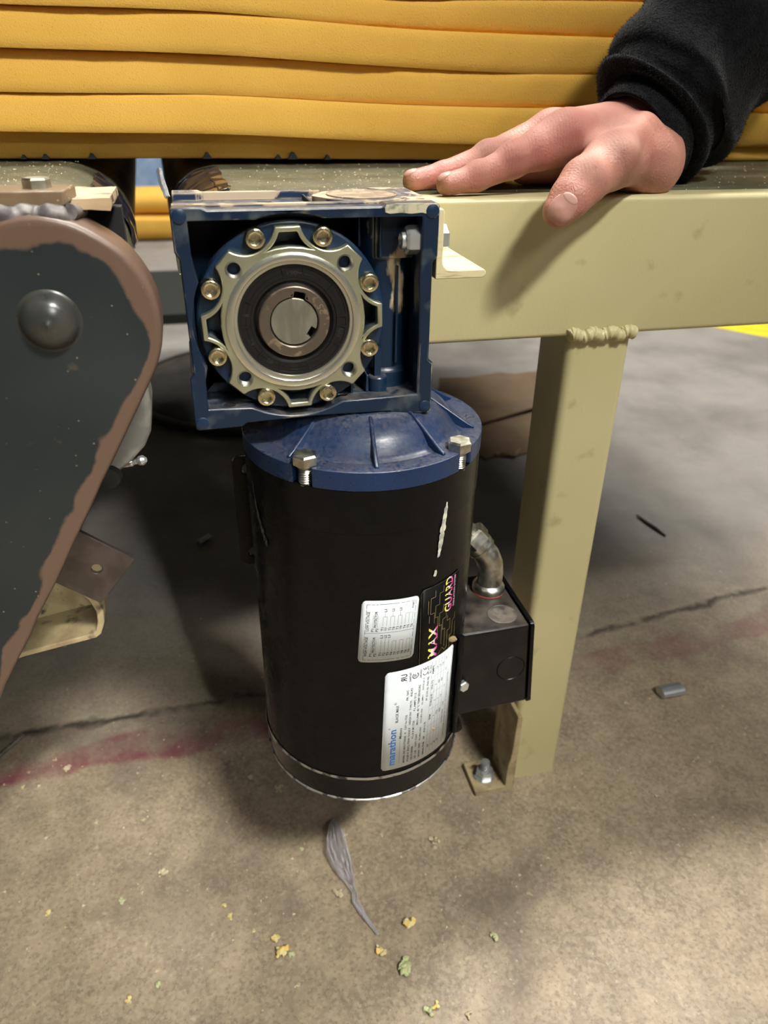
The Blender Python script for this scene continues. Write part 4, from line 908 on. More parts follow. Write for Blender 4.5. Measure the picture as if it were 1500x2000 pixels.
# ------------------------------------------------------------------ person: hand, forearm, sleeve
FING = {
 'index': [(.1206, .108, .0583, .0073), (.1419, .110, .0621, .0087), (.1678, .112, .0719, .0109), (.2083, .118, .0883, .0149)],
 'middle': [(.1019, .126, .0586, .0074), (.1244, .130, .0626, .0079), (.1581, .136, .0721, .0098), (.2078, .142, .0884, .0140)],
 'ring': [(.1252, .150, .0602, .0071), (.1471, .152, .0626, .0079), (.1784, .158, .0716, .0095), (.2266, .165, .0864, .0131)],
 'pinky': [(.1646, .172, .0594, .0066), (.1837, .174, .0612, .0071), (.2076, .178, .0682, .0083), (.2477, .186, .0820, .0120)],
 'thumb': [(.1796, .055, .0475, .0105), (.1881, .058, .0553, .0122), (.1988, .064, .0636, .0142), (.2272, .085, .0735, .0172), (.2642, .115, .0762, .0212)]}
META = [[(.2083, .118, .0883, .0149), (.2651, .135, .0876, .0194)], [(.2078, .142, .0884, .0140), (.2754, .150, .0892, .0191)], [(.2266, .165, .0864, .0131), (.2866, .165, .0860, .0189)],
        [(.2477, .186, .0820, .0120), (.2959, .175, .0790, .0181)], [(.2722, .140, .0873, .0219), (.2766, .122, .0700, .0228)], [(.2774, .135, .0781, .0227), (.3244, .170, .1181, .0235)],
        [(.2766, .122, .0700, .0228), (.2850, .160, .0760, .0200)]]
def rcone(P, a, b):
    pa = np.array(a[:3], np.float32); pb = np.array(b[:3], np.float32); r1, r2 = a[3], b[3]
    ba = pb-pa; l2 = float(ba@ba); rr = r1-r2; a2 = l2-rr*rr; il2 = 1/l2
    pq = P-pa; y = pq@ba; z = y-l2
    w = pq*l2-y[..., None]*ba; x2 = np.einsum('...i,...i->...', w, w)
    y2 = y*y*l2; z2 = z*z*l2; k = np.sign(rr)*rr*rr*x2
    d = (np.sqrt(x2*a2*il2)+y*rr)*il2-r1
    c1 = np.sign(z)*a2*z2 > k; c2 = np.sign(y)*a2*y2 < k
    d = np.where(c2 & ~c1, np.sqrt(np.maximum(0, x2+y2))*il2-r1, d)
    return np.where(c1, np.sqrt(np.maximum(0, x2+z2))*il2-r2, d)
def smin(a, b, k):
    h = np.maximum(k-np.abs(a-b), 0)/k; return np.minimum(a, b)-h*h*k*.25
def chain(P, c, k=.004):
    d = None
    for a, b in zip(c, c[1:]):
        e = rcone(P, a, b); d = e if d is None else smin(d, e, k)
    return d
def hand_sdf(P):
    palm = None
    for m_ in META:
        e = chain(P, m_); palm = e if palm is None else smin(palm, e, .014)
    palm = smin(palm, rcone(P, (.2130, .1420, .0690, .0120), (.2650, .1500, .0700, .0190)), .012); palm = smin(palm, rcone(P, (.2230, .1660, .0680, .0130), (.2750, .1640, .0690, .0170)), .012)
    palm = smin(palm, rcone(P, (.1900, .1420, .0640, .0100), (.2200, .1460, .0680, .0130)), .010); palm = smin(palm, rcone(P, (.2000, .1600, .0640, .0100), (.2260, .1640, .0680, .0130)), .010)
    # fleshy pads: base of the index finger, ball of the thumb
    palm = smin(palm, rcone(P, (.190, .1165, .0785, .0125), (.212, .121, .0830, .0140)), .010)
    th = chain(P, FING['thumb'], .006)
    palm = smin(palm, th, .009)
    palm = smin(palm, rcone(P, (.2270, .104, .0780, .0105), (.2480, .118, .0850, .0150)), .009)   # web
    f = chain(P, FING['index'])
    f = np.minimum(f, smin(chain(P, FING['middle']), f, .0015))
    f = smin(f, chain(P, FING['ring']), .0015); f = smin(f, chain(P, FING['pinky']), .0015)
    # knuckle swellings over the middle joints
    for nm, q, r in (('index', 2, .0098), ('middle', 2, .0090), ('index', 1, .0078)):
        a = FING[nm][q]; c = (a[0]+.001, a[1], a[2]+.0026); f = smin(f, np.linalg.norm(P-np.array(c, np.float32), axis=-1)-r, .005)
    d = smin(palm, f, .007)
    # bone ridge of the thumb joint and tendon
    d = smin(d, np.linalg.norm(P-np.array((.2270, .0690, .0800), np.float32), axis=-1)-.0085, .012)
    d = smin(d, rcone(P, (.232, .080, .0865, .0048), (.262, .108, .0960, .0050)), .012)
    for p0, p1, r in (((.1965, .0500, .0700), (.2030, .0555, .0775), .0009), ((.2005, .0505, .0725), (.2055, .0560, .0790), .0007)):
        e = rcone(P, (*p0, r), (*p1, r)); d = np.maximum(d, -(e+.0004))
    # flesh pressed flat on the beam and the belt
    return np.where(P[..., 1] > YB-.004, np.maximum(d, (np.where(P[..., 1] > YB+.0245, .0530, .0509)-P[..., 2])*.9), d)
def surface_nets(fn, lo, hi, h):
    n = [int((b-a)/h)+1 for a, b in zip(lo, hi)]
    ax = [np.float32(a)+np.arange(k, dtype=np.float32)*np.float32(h) for a, k in zip(lo, n)]
    D = np.empty(n, np.float32)
    for i in range(0, n[0], 24):
        P = np.stack(np.meshgrid(ax[0][i:i+24], ax[1], ax[2], indexing='ij'), -1); D[i:i+24] = fn(P)
    ins = D < 0
    c = [ins[i:n[0]-1+i, j:n[1]-1+j, k:n[2]-1+k] for i in (0, 1) for j in (0, 1) for k in (0, 1)]
    s_ = sum(q.astype(np.int8) for q in c); act = (s_ > 0) & (s_ < 8)
    idx = -np.ones(act.shape, np.int64); I = np.argwhere(act); idx[act] = np.arange(len(I))
    acc = np.zeros((len(I), 3)); cnt = np.zeros(len(I))
    cor = [np.array(q) for q in ((0, 0, 0), (0, 0, 1), (0, 1, 0), (0, 1, 1), (1, 0, 0), (1, 0, 1), (1, 1, 0), (1, 1, 1))]
    for a in range(8):
        for b in range(a+1, 8):
            if np.abs(cor[a]-cor[b]).sum() != 1: continue
            A_1 = I+cor[a]; B_1 = I+cor[b]; da = D[tuple(A_1.T)]; db = D[tuple(B_1.T)]; m_ = (da < 0) != (db < 0)
            t = np.where(m_, da/np.where(m_, da-db, 1), 0)[:, None]; acc += np.where(m_[:, None], A_1+(B_1-A_1)*t, 0); cnt += m_
    V = np.array(lo)+acc/cnt[:, None]*h; F = []
    for axd in range(3):
        u, v = (axd+1) % 3, (axd+2) % 3
        a = ins[:-1, :-1, :-1]; e = np.zeros(3, int); e[axd] = 1
        b = ins[e[0]:n[0]-1+e[0], e[1]:n[1]-1+e[1], e[2]:n[2]-1+e[2]]
        E_ = np.argwhere(a != b); E_ = E_[(E_[:, u] > 0) & (E_[:, v] > 0)]
        du = np.zeros(3, int); du[u] = 1; dv = np.zeros(3, int); dv[v] = 1
        q = np.stack([idx[tuple((E_-du-dv).T)], idx[tuple((E_-dv).T)], idx[tuple(E_.T)], idx[tuple((E_-du).T)]], -1)
        fl = ~a[tuple(E_.T)]; q[fl] = q[fl][:, ::-1]; F.append(q[(q >= 0).all(1)])
    return V, np.concatenate(F)
V, F = surface_nets(hand_sdf, (.088, .036, .030), (.338, .206, .150), .00125)
pe = thing('person', 'right hand and forearm in a black fleece sleeve, fingers spread on the cream beam', 'person', (.27, .135, .0507))
me = bpy.data.meshes.new('body'); me.from_pydata([tuple(v) for v in V-np.array(pe.location)], [], [tuple(f) for f in F.tolist()])
me.polygons.foreach_set('use_smooth', [True]*len(me.polygons)); me.materials.append(MT['skin'])
def blob(pts):
    w = np.zeros(len(V))
    for x, y, z, r, s_ in pts: w = np.maximum(w, s_*np.exp(-((V-np.array((x, y, z)))**2).sum(1)/(2*(r*.6)**2)))
    return w
red = blob([(.165, .104, .076, .020, .8), (.207, .105, .092, .024, .9), (.185, .102, .078, .022, .9), (.214, .113, .095, .018, 1), (.125, .118, .060, .020, .9), (.142, .103, .062, .018, .6), (.19, .055, .057, .016, .45), (.235, .12, .106, .02, .5), (.105, .121, .060, .012, .6)])
dirt = blob([(.0950, .124, .0550, .010, 1), (.1135, .104, .0540, .010, .9), (.118, .1, .052, .010, .6), (.172, .05, .040, .008, .45), (.19, .12, .055, .02, .5)])
wr = blob([(.168, .106, .082, .014, 1), (.158, .128, .081, .013, 1), (.142, .105, .070, .009, .8), (.210, .108, .100, .020, .8), (.228, .106, .100, .020, 1), (.1985, .052, .072, .009, .8), (.228, .075, .085, .014, .6), (.245, .12, .108, .02, .5)])
for nm, w in (('red', red), ('dirt', dirt), ('wrinkle', wr)):
    a = me.attributes.new(nm, 'FLOAT', 'POINT'); a.data.foreach_set('value', w.astype(np.float32))
ho = bpy.data.objects.new('body', me); COL.objects.link(ho); ho.parent = pe
# nails: small curved plates set on the skin
def nail(name, c, out, tip, half_w, half_l, m, label, lift=.0006, square=2.6):
    c, out, tip = (np.array(Vector(q)) for q in (c, Vector(out).normalized(), Vector(tip).normalized()))
    tip = tip-out*(tip@out); tip /= np.linalg.norm(tip); sd = np.cross(out, tip)
    nr, na = 9, 40; pts = []
    for i in range(nr+1):
        for j in range(na):
            t = 2*PI*j/na; ca, sa = math.cos(t), math.sin(t); e = (abs(ca)**square+abs(sa)**square)**(-1/square)
            r = i/nr; pts.append(c+sd*(half_w*r*e*ca)+tip*(half_l*r*e*sa)+out*.02)
    P = np.array(pts, np.float32)
    for _ in range(40): P = P-out.astype(np.float32)*(hand_sdf(P)*.7)[:, None]
    R_ = np.repeat(np.arange(nr+1)/nr, na); U = P+out.astype(np.float32)*(lift*(1-.55*R_**6))[:, None]; Lw = P-out.astype(np.float32)*.0006
    v = [tuple(q) for q in U]+[tuple(q) for q in Lw[-na:]]; f = []
    for i in range(nr):
        for j in range(na): f.append((i*na+j, i*na+(j+1) % na, (i+1)*na+(j+1) % na, (i+1)*na+j))
    b = (nr+1)*na
    for j in range(na): f.append((nr*na+j, nr*na+(j+1) % na, b+(j+1) % na, b+j))
    bm = NB(); vs = [bm.verts.new(q) for q in v]
    for q in f:
        bm.faces.new([vs[i] for i in q])
    bmesh.ops.remove_doubles(bm, verts=vs[:na], dist=.0001)
    return obj(name, bm, m, pe, smooth=60, label=label)
tdir = (-.62, -.22, -.72)
nail('thumbnail', (.1790, .0520, .0480), (-.22, -.90, .30), tdir, .0082, .0088, MT['nail'], 'short pink thumbnail with pale moon')
nail('nail_moon', (.1832, .0525, .0535), (-.20, -.90, .32), tdir, .0052, .0028, MT['lunula'], 'pale moon at the nail root', lift=.0009, square=2.0)
nail('fingernail', (.1190, .1085, .0620), (-.50, -.30, .8), (-.85, 0, -.45), .0046, .0050, MT['nail'], 'index fingernail seen edge on')
nail('fingernail', (.1005, .1265, .0625), (-.50, -.18, .8), (-.85, 0, -.45), .0046, .0050, MT['nail'], 'middle fingernail seen edge on')
# sleeve: lofted rings along the arm, with a tight cuff and a slumped fold above it
SC = [((.2681, .1350, .0788), .0395, (.80, .42, .42)), ((.2740, .1385, .0820), .0408, (.79, .43, .44)), ((.2810, .1430, .0860), .0415, (.77, .43, .48)), ((.2850, .1455, .0885), .0420, (.75, .42, .5)), ((.2862, .1462, .0892), .0438, (.74, .42, .52)), ((.2855, .1462, .0900), .0468, (.73, .42, .54)),
      ((.2880, .1480, .0925), .0502, (.72, .41, .56)), ((.2960, .1535, .0960), .0528, (.70, .38, .60)), ((.3060, .1590, .1020), .0560, (.68, .35, .64)), ((.3140, .1660, .1085), .0590, (.66, .32, .68)), ((.3270, .1740, .1225), .0635, (.64, .30, .71)), ((.3430, .1810, .1390), .0665, (.64, .30, .71)), ((.3650, .1900, .1600), .0690, (.64, .30, .71)), ((.3880, .2000, .1810), .0700, (.66, .32, .69)), ((.4300, .2190, .2080), .0710, (.68, .35, .66)), ((.4700, .2400, .2380), .0640, (.7, .36, .62)), ((.5400, .2760, .2900), .0650, (.7, .36, .62))]
def crm(a, b, c, d, t): return .5*(2*b+(c-a)*t+(2*a-5*b+4*c-d)*t*t+(3*b-a-3*c+d)*t**3)
rows = []; SUB = 6
arr = np.array([[*c, r, *n_] for c, r, n_ in SC])
for i in range(len(arr)-1):
    for s_ in range(SUB):
        rows.append(crm(arr[max(0, i-1)], arr[i], arr[i+1], arr[min(len(arr)-1, i+2)], s_/SUB))
rows.append(arr[-1]); NS = 120; grid = []
X0 = Vector((-.3, -.2, 1))
for ri, q in enumerate(rows):
    c = Vector(q[:3]); nn = Vector(q[4:7]).normalized(); X = (X0-nn*X0.dot(nn)).normalized(); Y = nn.cross(X); ring = []
    u = ri/SUB      # ring index in SC units
    for k in range(NS):
        t = 2*PI*k/NS; d_ = X*math.cos(t)+Y*math.sin(t)
        r = q[3]
        fold = 0
        if u > 5:
            g_ = min(1, (u-5)/2)
            fold += g_*(.0042*math.sin(2.1*u+1.8*math.sin(t+.6)+.8)+.0034*math.sin(3.0*t+1.3*u)*min(1, max(0, (u-6)/3))+.006*mnoise.noise(c*22+d_*1.3))
        elif u > 3.6: fold += .0025*math.sin(2*t+1)
        else: fold += .0012*mnoise.noise(c*40+d_*2)
        fl = .93+.07*math.cos(2*t+.4)
        ring.append(c+d_*(r*fl+fold)-nn*(.006*math.sin(2*t+.8)*(1 if 3.6 < u < 8 else 0)))
    grid.append(ring)
# cuff turned in at the wrist
c = Vector(rows[0][:3]); nn = Vector(rows[0][4:7]).normalized()
inner = [[c+(p-c)*f_+nn*a_ for p in grid[0]] for f_, a_ in ((.80, .022), (.86, .006), (.93, .0006), (.975, -.0006))]
G = inner+grid
bm = NB(); vg = [[bm.verts.new(p) for p in ring] for ring in G]
for a, b in zip(vg, vg[1:]):
    for k in range(NS): bm.faces.new((a[k], a[(k+1) % NS], b[(k+1) % NS], b[k]))
bm.faces.new(vg[-1])
so = obj('sleeve', bm, MT['fleece'], pe, smooth=80, label='black fleece sleeve with a gathered cuff')
# fleece pile: short fibres standing on the sleeve
rng_ = np.random.default_rng(3); GA = np.array([[tuple(p) for p in r] for r in grid]); nr = len(GA)-18
tv = []; tf = []
for _ in range(30000):
    i = rng_.integers(0, nr-1); k = rng_.integers(0, NS); a, b = rng_.random(2)
    p00, p01, p10 = GA[i, k], GA[i, (k+1) % NS], GA[i+1, k]
    p = p00+(p01-p00)*a+(p10-p00)*b; n_ = np.cross(p01-p00, p10-p00); l_ = np.linalg.norm(n_)
    if l_ < 1e-10: continue
    n_ /= l_
    cc = rows[i][:3]
    if n_@(p-cc) < 0: n_ = -n_
    d_ = n_*.8+rng_.normal(0, .55, 3); d_ /= np.linalg.norm(d_)
    if d_@n_ < .1: d_ = n_
    L_ = .0011+.0014*rng_.random(); sd = np.cross(d_, rng_.normal(0, 1, 3)); sd *= .00016/np.linalg.norm(sd); b0 = len(tv)
    tv += [p-n_*.0003-sd, p-n_*.0003+sd, p+d_*L_]; tf.append((b0, b0+1, b0+2))
fm = bpy.data.meshes.new('fleece_pile'); fm.from_pydata([tuple(np.array(v)-np.array(pe.location)) for v in tv], [], tf); fm.materials.append(MT['fuzz'])
fo = bpy.data.objects.new('fleece_pile', fm); COL.objects.link(fo); fo.parent = so; fo['kind'] = 'stuff'

# ------------------------------------------------------------------ loose plastic film at the belt ends
def cloth(name, P, m, parent, amp, sc, seed, th=.0003, **k):
    """crumpled sheet over a grid of corner rows P[i][j]"""
    P = [[Vector(q) for q in r] for r in P]; nu, nv = 36, 36; bm = NB(); vg = []
    for i in range(nu+1):
        row = []; a = i/nu*(len(P)-1); ia = min(int(a), len(P)-2); fa = a-ia
        for j in range(nv+1):
            b = j/nv*(len(P[0])-1); ib = min(int(b), len(P[0])-2); fb = b-ib
            p = (P[ia][ib]*(1-fa)+P[ia+1][ib]*fa)*(1-fb)+(P[ia][ib+1]*(1-fa)+P[ia+1][ib+1]*fa)*fb
            p = p+mnoise.noise_vector(p*sc+Vector((seed, 0, 0)))*amp; row.append(bm.verts.new(p))
        vg.append(row)
    for i in range(nu):
        for j in range(nv): bm.faces.new((vg[i][j], vg[i+1][j], vg[i+1][j+1], vg[i][j+1]))
    o = obj(name, bm, m, parent, smooth=60, **k); md = o.modifiers.new('thickness', 'SOLIDIFY'); md.thickness = th; return o
def arcx(xr, zc, r, end, y, ts, lift): return [(xr-(y-.06)*(.040 if end > 0 else .026)+end*(r+lift)*math.cos(t), y, zc+(r+lift)*math.sin(t)) for t in ts]
ts = [PI/2+.35, PI/2, 1.25, .95, .65, .35, .05]
o = cloth('plastic_film', [arcx(-.0175, ZB+.002-.045, .045, -1, y, [PI/2-.25, PI/2-.05, 1.35, 1.15, .95, .8, .65], .0022+.0014*(k % 2)) for k, y in enumerate((.126, .16, .20, .25, .30))], MT['filmdark'], None, .0016, 60, 3.)
tag(o, 'dark crumpled plastic film over the end of the right belt', 'plastic film')
o = cloth('plastic_film', [arcx(-.1415, .0565-.052, .052, 1, y, [1.0, .85, .7, .5, .35, .2, 0], .0018+.0014*(k % 2)) for k, y in enumerate((.215, .235, .26, .28, .30))], MT['filmdark'], None, .0022, 60, 8.)
tag(o, 'dark crumpled plastic film over the end of the left belt', 'plastic film')
o = cloth('plastic_film', [[(-.0740, .29, .052), (-.0715, .28, .0555), (-.0690, .27, .0555)], [(-.0700, .20, .050), (-.0680, .19, .0530), (-.0655, .18, .0545)], [(-.0655, .13, .050), (-.0640, .125, .0515), (-.0622, .12, .0525)]], MT['filmwhite'], None, .0004, 70, 5., th=.0009)
tag(o, 'strip of milky plastic hanging in the gap between the belts', 'plastic film')

# ------------------------------------------------------------------ things beyond the conveyors, seen through the gap and under the beam
for k, (z0, z1, dy) in enumerate(((FLOOR, -.440, 0), (-.439, -.350, .03))):
    bm = NB(); rings = []
    for x in np.linspace(-1.0, .5, 30):
        sag = .018*math.cos((x+.2)*4.5)+.010*mnoise.noise((x*3, k, 0)); ring = []
        for yy, f_ in ((3.46+dy, 0), (3.43+dy, .2), (3.42+dy, .5), (3.43+dy, .85), (3.46+dy, 1), (3.75, 1), (3.75, 0)):
            ring.append(bm.verts.new((x, yy, z0+(z1-z0)*f_+(sag if (k or f_ > .5) else 0))))
        rings.append(ring)
    for p, q in zip(rings, rings[1:]):
        for i in range(len(p)): bm.faces.new((p[i], p[(i+1) % len(p)], q[(i+1) % len(q)], q[i]))
    bm.faces.new(rings[0]); bm.faces.new(rings[-1][::-1])
    o = obj('foam_slab', bm, MT['foam'], None, smooth=50, origin=(-.2, 3.7, z0)); tag(o, ('lower' if k == 0 else 'upper')+' yellow foam slab far behind, seen through the gap', 'foam slab', 'foam slabs on the far floor')
bm = NB(); box(bm, -.345, -.165, 4.35, 4.9, FLOOR, .0); bmesh.ops.subdivide_edges(bm, edges=bm.edges[:], cuts=10, use_grid_fill=True); bumpy(bm, .012, 9)
o = obj('wrapped_pallet', bm, MT['bluewrap'], None, smooth=60, origin=(-.25, 4.6, FLOOR)); tag(o, 'pale blue plastic wrapped load far away, seen through the gap', 'pallet load')
bm = NB(); prism(bm, rrect(-.75, .05, 1.98, 2.62, .04), [], (0, 0, FLOOR), (1, 0, 0), (0, 1, 0), (0, 0, .03)); bevel_ = obj('floor_shading', bm, mat('dark_green_shade', (.010, .012, .009), .8), None, smooth=30, origin=(-.35, 2.3, FLOOR)); tag(bevel_, 'dark green sheet standing in for conveyor shadow on the floor behind the gap', 'painted shade')  # near-black slab stands in for the conveyor shadow on the far floor
t = thing('round_base', 'dark round metal base lying on the floor behind the gearbox', 'base', (.07, 1.36, FLOOR))
bm = NB(); lathe(bm, [(0, .040), (.10, .040), (.24, .032), (.285, .024), (.300, .014), (.300, 0)], (.07, 1.36, FLOOR), (0, 0, 1), 72); obj('dish', bm, MT['disc'], t, smooth=40)
bm = NB(); lathe(bm, [(.297, .012), (.303, .014), (.305, .019), (.301, .024), (.294, .023)], (.07, 1.36, FLOOR), (0, 0, 1), 72); obj('rim', bm, mat('worn_rim', (.10, .085, .06), .45, .4), t, smooth=60)
t = thing('cardboard_sheet', 'torn flattened brown cardboard sheet lying on the floor behind the leg', 'cardboard', (.6, 1.05, FLOOR))
def sheet(name, poly, z0, slope, m):
    bm = NB(); prism(bm, poly, [], (0, 0, FLOOR+z0), (1, 0, 0), (0, 1, 0), (0, 0, .004))
    for v in bm.verts: v.co.z += max(0, (v.co.y-.95)*slope[1]+(v.co.x-.5)*slope[0])
    return obj(name, bm, m, t, smooth=20)
sheet('panel', [(.405, .985), (.430, .955), (.425, .925), (.455, .91), (.4765, .856), (.500, .866), (.530, .855), (.60, .875), (.80, 1.0), (.84, 1.12), (.52, 1.01)], .0006, (.0, .03), MT['cardboard'])
sheet('panel', [(.405, .989), (.52, 1.014), (.84, 1.124), (.88, 1.24), (.76, 1.262), (.70, 1.258), (.66, 1.275), (.58, 1.262), (.505, 1.272), (.46, 1.13)], .003, (.02, .06), MT['cardboard'])
bm = NB(); tube(bm, [(.50+.06*i/8, .862+.012*math.sin(i)+.006*i/8, FLOOR+.006) for i in range(9)], [.003+.001*math.sin(i*2) for i in range(9)], 6); bumpy(bm, .003, 60); obj('torn_edge', bm, mat('torn_cardboard_edge', (.42, .30, .17), .9), t, label='pale torn edge')

# ------------------------------------------------------------------ small litter on the floor
Z0 = FLOOR
def ribbon(name, rows_, m, label, cat):
    bm = NB(); n = 16; vg = []
    P = np.array(rows_, float); L = 44
    for i in range(L+1):
        a = i/L*(len(P)-1); k = min(int(a), len(P)-2); f_ = a-k; x, y, z, w_, an = P[k]*(1-f_)+P[k+1]*f_
        row = []
        for j in range(n+1):
            u = j/n-.5; px = x+w_*u*math.cos(an); py = y+w_*u*math.sin(an)
            pz = Z0+.0012+z+.0065*w_/.02*abs(math.sin(j*.98+.6*math.sin(i*.2)))+.0012*mnoise.noise((x*160, y*160, j*.7))
            row.append(bm.verts.new((px+.0012*mnoise.noise((i*.4, j*.5, 3)), py, max(pz, Z0+.0006))))
        vg.append(row)
    for i in range(L):
        for j in range(n): bm.faces.new((vg[i][j], vg[i+1][j], vg[i+1][j+1], vg[i][j+1]))
    o = obj(name, bm, m, None, smooth=60, origin=(rows_[0][0], rows_[0][1], Z0)); md = o.modifiers.new('thickness', 'SOLIDIFY'); md.thickness = .00015
    return tag(o, label, cat)
ribbon('plastic_strip', [(.0268, .0850, .004, .005, .2), (.0255, .0760, .005, .011, .3), (.0240, .0640, .005, .021, .5), (.0240, .0520, .004, .024, .4), (.0255, .0380, .003, .021, .3), (.0278, .0240, .003, .015, .2), (.0300, .0140, .002, .009, .1), (.0320, .0050, .002, .005, .4), (.0312, -.0060, .002, .006, -.3), (.0345, -.0160, .001, .005, .3), (.0385, -.0250, .001, .0045, -.2), (.0420, -.0330, .001, .003, .3), (.0440, -.0388, .0005, .002, 0)], MT['film'], 'torn clear plastic strip twisted to a point on the floor below the motor', 'plastic strip')
# zinc slug
bm = NB(); d = Vector((.030, .0012, 0)); pr = [(.0085*math.cos(2*PI*i/20)*(1.15), .0062*math.sin(2*PI*i/20)) for i in range(20)]
X, Y, A = axes(d.normalized(), (0, 1, 0)); prism(bm, pr, [], Vector((.4506, .1755, Z0+.0064)), X, Y, d)
o = obj('metal_slug', bm, MT['zinc'], None, smooth=30, origin=(.465, .176, Z0)); bevel(o, .001); tag(o, 'short bright metal slug on the floor right of the leg', 'metal piece')
bm = NB(); tube(bm, [(-.0918, .651, Z0+.0045), (-.0732, .6696, Z0+.0045)], .0045, 12); o = obj('metal_pin', bm, MT['zincdull'], None, origin=(-.083, .66, Z0)); tag(o, 'small dull pin on the dark floor left of the motor', 'metal pin')
bm = NB(); tube(bm, [(-.345, .215, Z0+.003), (-.2965, .277, Z0+.003)], .0026, 10); o = obj('metal_rod', bm, MT['zincdull'], None, origin=(-.31, .25, Z0)); tag(o, 'thin grey metal rod on the floor at the left edge', 'metal rod')
bm = NB(); tube(bm, [(.6546, .5849, Z0+.004), (.659, .560, Z0+.003), (.664, .535, Z0+.003), (.6677, .5134, Z0+.003)], [.0015, .0030, .0034, .0015], 7); bumpy(bm, .0012, 120); o = obj('splinter', bm, MT['twig'], None, origin=(.66, .55, Z0)); tag(o, 'dark splinter lying on the grey floor right of the leg', 'splinter')
def crumb(x, y, r, m, label, n=5, spread=1.0):
    bm = NB(); n = n*2
    for i in range(n):
        a = random.random()*2*PI; q = spread*r*random.random()*(1 if i else 0); s_ = r*(.28+.30*random.random())
        b2 = NB(); sphere(b2, (0, 0, 0), s_, 1, (1, 1, .7))
        off = Vector((x+q*math.cos(a), y+q*math.sin(a), Z0+s_*.55)); mp = {}
        for v in b2.verts: mp[v.index] = bm.verts.new(v.co+mnoise.noise_vector(v.co*700+Vector((x*90, y*90, i)))*s_*.8+off)
        for f in b2.faces: bm.faces.new([mp[v.index] for v in f.verts])
        b2.free()
    lo_z = min(v.co.z for v in bm.verts)
    for v in bm.verts: v.co.z += Z0-lo_z
    o = obj('foam_crumb', bm, m, None, smooth=80, origin=(x, y, Z0)); tag(o, label, 'foam crumb', 'foam crumbs on the concrete floor'); return o
Y_, G_, P_ = MT['crumb'], MT['crumbgreen'], MT['crumbpale']
for x, y, r, m, lb, n in (
 (-.0440, -.0220, .0042, Y_, 'upper yellow crumb of the broken cluster below left of the plastic strip', 5), (-.0405, -.0345, .0058, Y_, 'largest yellow crumb in the broken cluster below left of the plastic strip', 8), (-.0330, -.0395, .0036, G_, 'green crumb touching the large yellow crumb cluster', 4),
 (.0739, -.0358, .0052, Y_, 'orange yellow crumb right of the plastic strip tip', 8), (.0442, -.0523, .0046, Y_, 'yellow crumb just below the plastic strip tip', 6), (.0599, -.0707, .0060, G_, 'green grey crumb heap in the bottom middle', 9),
 (.0781, -.1071, .0034, Y_, 'small yellow crumb at the bottom edge, right of middle', 4), (.0705, -.1095, .0040, G_, 'green crumb at the bottom edge beside a yellow one', 5), (.1000, -.1180, .0034, P_, 'pale crumb at the bottom edge, furthest right', 4),
 (-.1657, -.0461, .0032, Y_, 'yellow crumb near the bottom edge at the left', 4), (.1213, .0417, .0042, P_, 'pale crumb in the lit floor below the leg foot', 5), (.1185, .0345, .0026, P_, 'small pale crumb below the larger pale crumb', 3),
 (-.2386, .0480, .0030, Y_, 'lone yellow crumb near the left edge', 3), (-.0806, .0073, .0030, Y_, 'small yellow crumb midway between the left edge and the strip', 3), (-.0850, .0200, .0026, Y_, 'smaller yellow crumb above another, left of the strip', 3), (.0171, .0074, .0042, P_, 'pale yellow crumb beside the neck of the plastic strip', 5),
 (-.1399, .0650, .0042, P_, 'pale yellow branching crumb left of the motor shadow', 6), (-.1770, .0447, .0034, G_, 'yellow green crumb left of the pale branching crumb', 4), (-.1418, -.0373, .0032, G_, 'light green crumb low on the left side', 4), (.1432, -.0638, .0036, G_, 'faint green crumb right of the orange yellow one', 5), (-.0085, .0610, .0036, G_, 'green crumb in the motor shadow left of the strip', 4),
 (.3663, .0394, .0030, P_, 'pale tan crumb on the floor at the right', 3), (-.0218, .1385, .0044, P_, 'pale chip at the foot of the motor, left side', 5), (-.0500, .1600, .0040, P_, 'pale flake left of the motor bottom', 4), (-.2846, .2020, .0028, Y_, 'yellowish crumb below the metal rod', 3), (-.2429, .2171, .0040, P_, 'pale crumb on the worn red line', 4), (-.2560, .2330, .0028, P_, 'small pale crumb above another on the red line', 3),
 (.5480, .0900, .0042, P_, 'pale crumb far right below the metal slug', 4), (-.0620, -.0100, .0022, Y_, 'tiny yellow crumb above left of the large cluster', 2), (-.0300, -.0650, .0028, P_, 'pale crumb below the large yellow cluster', 3)):
    crumb(x, y, r, m, lb, n)
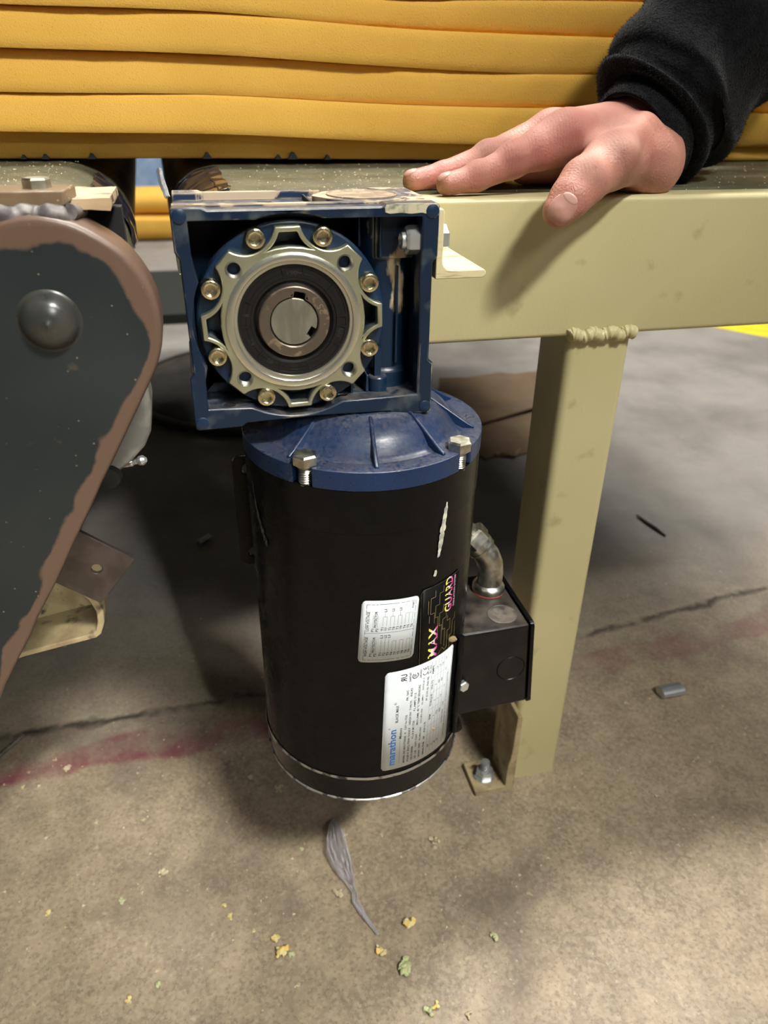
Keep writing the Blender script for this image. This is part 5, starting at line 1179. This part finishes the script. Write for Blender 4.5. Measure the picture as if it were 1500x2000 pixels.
# sweepings too fine to count: on the floor and on the belts
def dustfield(name, n, fn, rmin, rmax, m, label, cat):
    tv = []; tf = []; r_ = random.Random(11)
    for _ in range(n):
        p = fn(r_)
        if p is None: continue
        x, y, z = p; r = rmin+(rmax-rmin)*r_.random()**3; b = len(tv)
        q = [Vector((r_.uniform(-1, 1), r_.uniform(-1, 1), 0)).normalized()*r for _ in range(3)]
        a0 = r_.random()*6.28
        tv += [(x+r*math.cos(a0+k*2.09)*r_.uniform(.6, 1.3), y+r*math.sin(a0+k*2.09)*r_.uniform(.6, 1.3), z) for k in range(3)]+[(x, y, z+r*.9)]
        tf += [(b, b+1, b+3), (b+1, b+2, b+3), (b+2, b, b+3), (b, b+2, b+1)]
    me = bpy.data.meshes.new(name); me.from_pydata(tv, [], tf); me.materials.append(m); o = bpy.data.objects.new(name, me); COL.objects.link(o); return tag(o, label, cat, kind='stuff')
def onfloor(r):
    x = r.uniform(-.35, .75); y = r.gauss(.12, .16)
    if .17 < x < .285 and .075 < y < .16: return None
    return (x, y, Z0) if y < .9 else None
dustfield('foam_dust', 900, onfloor, .0005, .0024, P_, 'fine pale foam dust scattered over the concrete floor', 'foam dust')
def onbelt(r):
    return (r.uniform(-.005, .70), r.uniform(YB+.027, .33), ZB+.0021)
dustfield('sawdust', 1300, onbelt, .0003, .0010, P_, 'pale sawdust sprinkled on the right belt', 'sawdust')
dustfield('sawdust', 500, lambda r: (r.uniform(-.26, -.137), r.uniform(.06, .33), .0566), .0003, .0010, P_, 'pale sawdust sprinkled on the left belt', 'sawdust')
# small dark nicks in the lower edge of the bottom foam sheet
bs = [o for o in bpy.data.objects if o.name == 'foam_sheet'][0]
for i, (x, w_) in enumerate(((-.180, .004), (-.163, .005), (-.126, .006), (-.0305, .007), (.0315, .005), (.0445, .008), (.0760, .005), (.330, .006), (.412, .006))):
    bm = NB(); z = fz(5, x)+.0002; yy = .320
    prism(bm, [(x-w_*.6, z), (x+w_*.6, z), (x+w_*.15, z+w_*.7), (x-w_*.15, z+w_*.75)], [], (0, yy, 0), XF, ZF, (0, .012, 0)); obj('nick', bm, MT['dark'], bs, smooth=0)
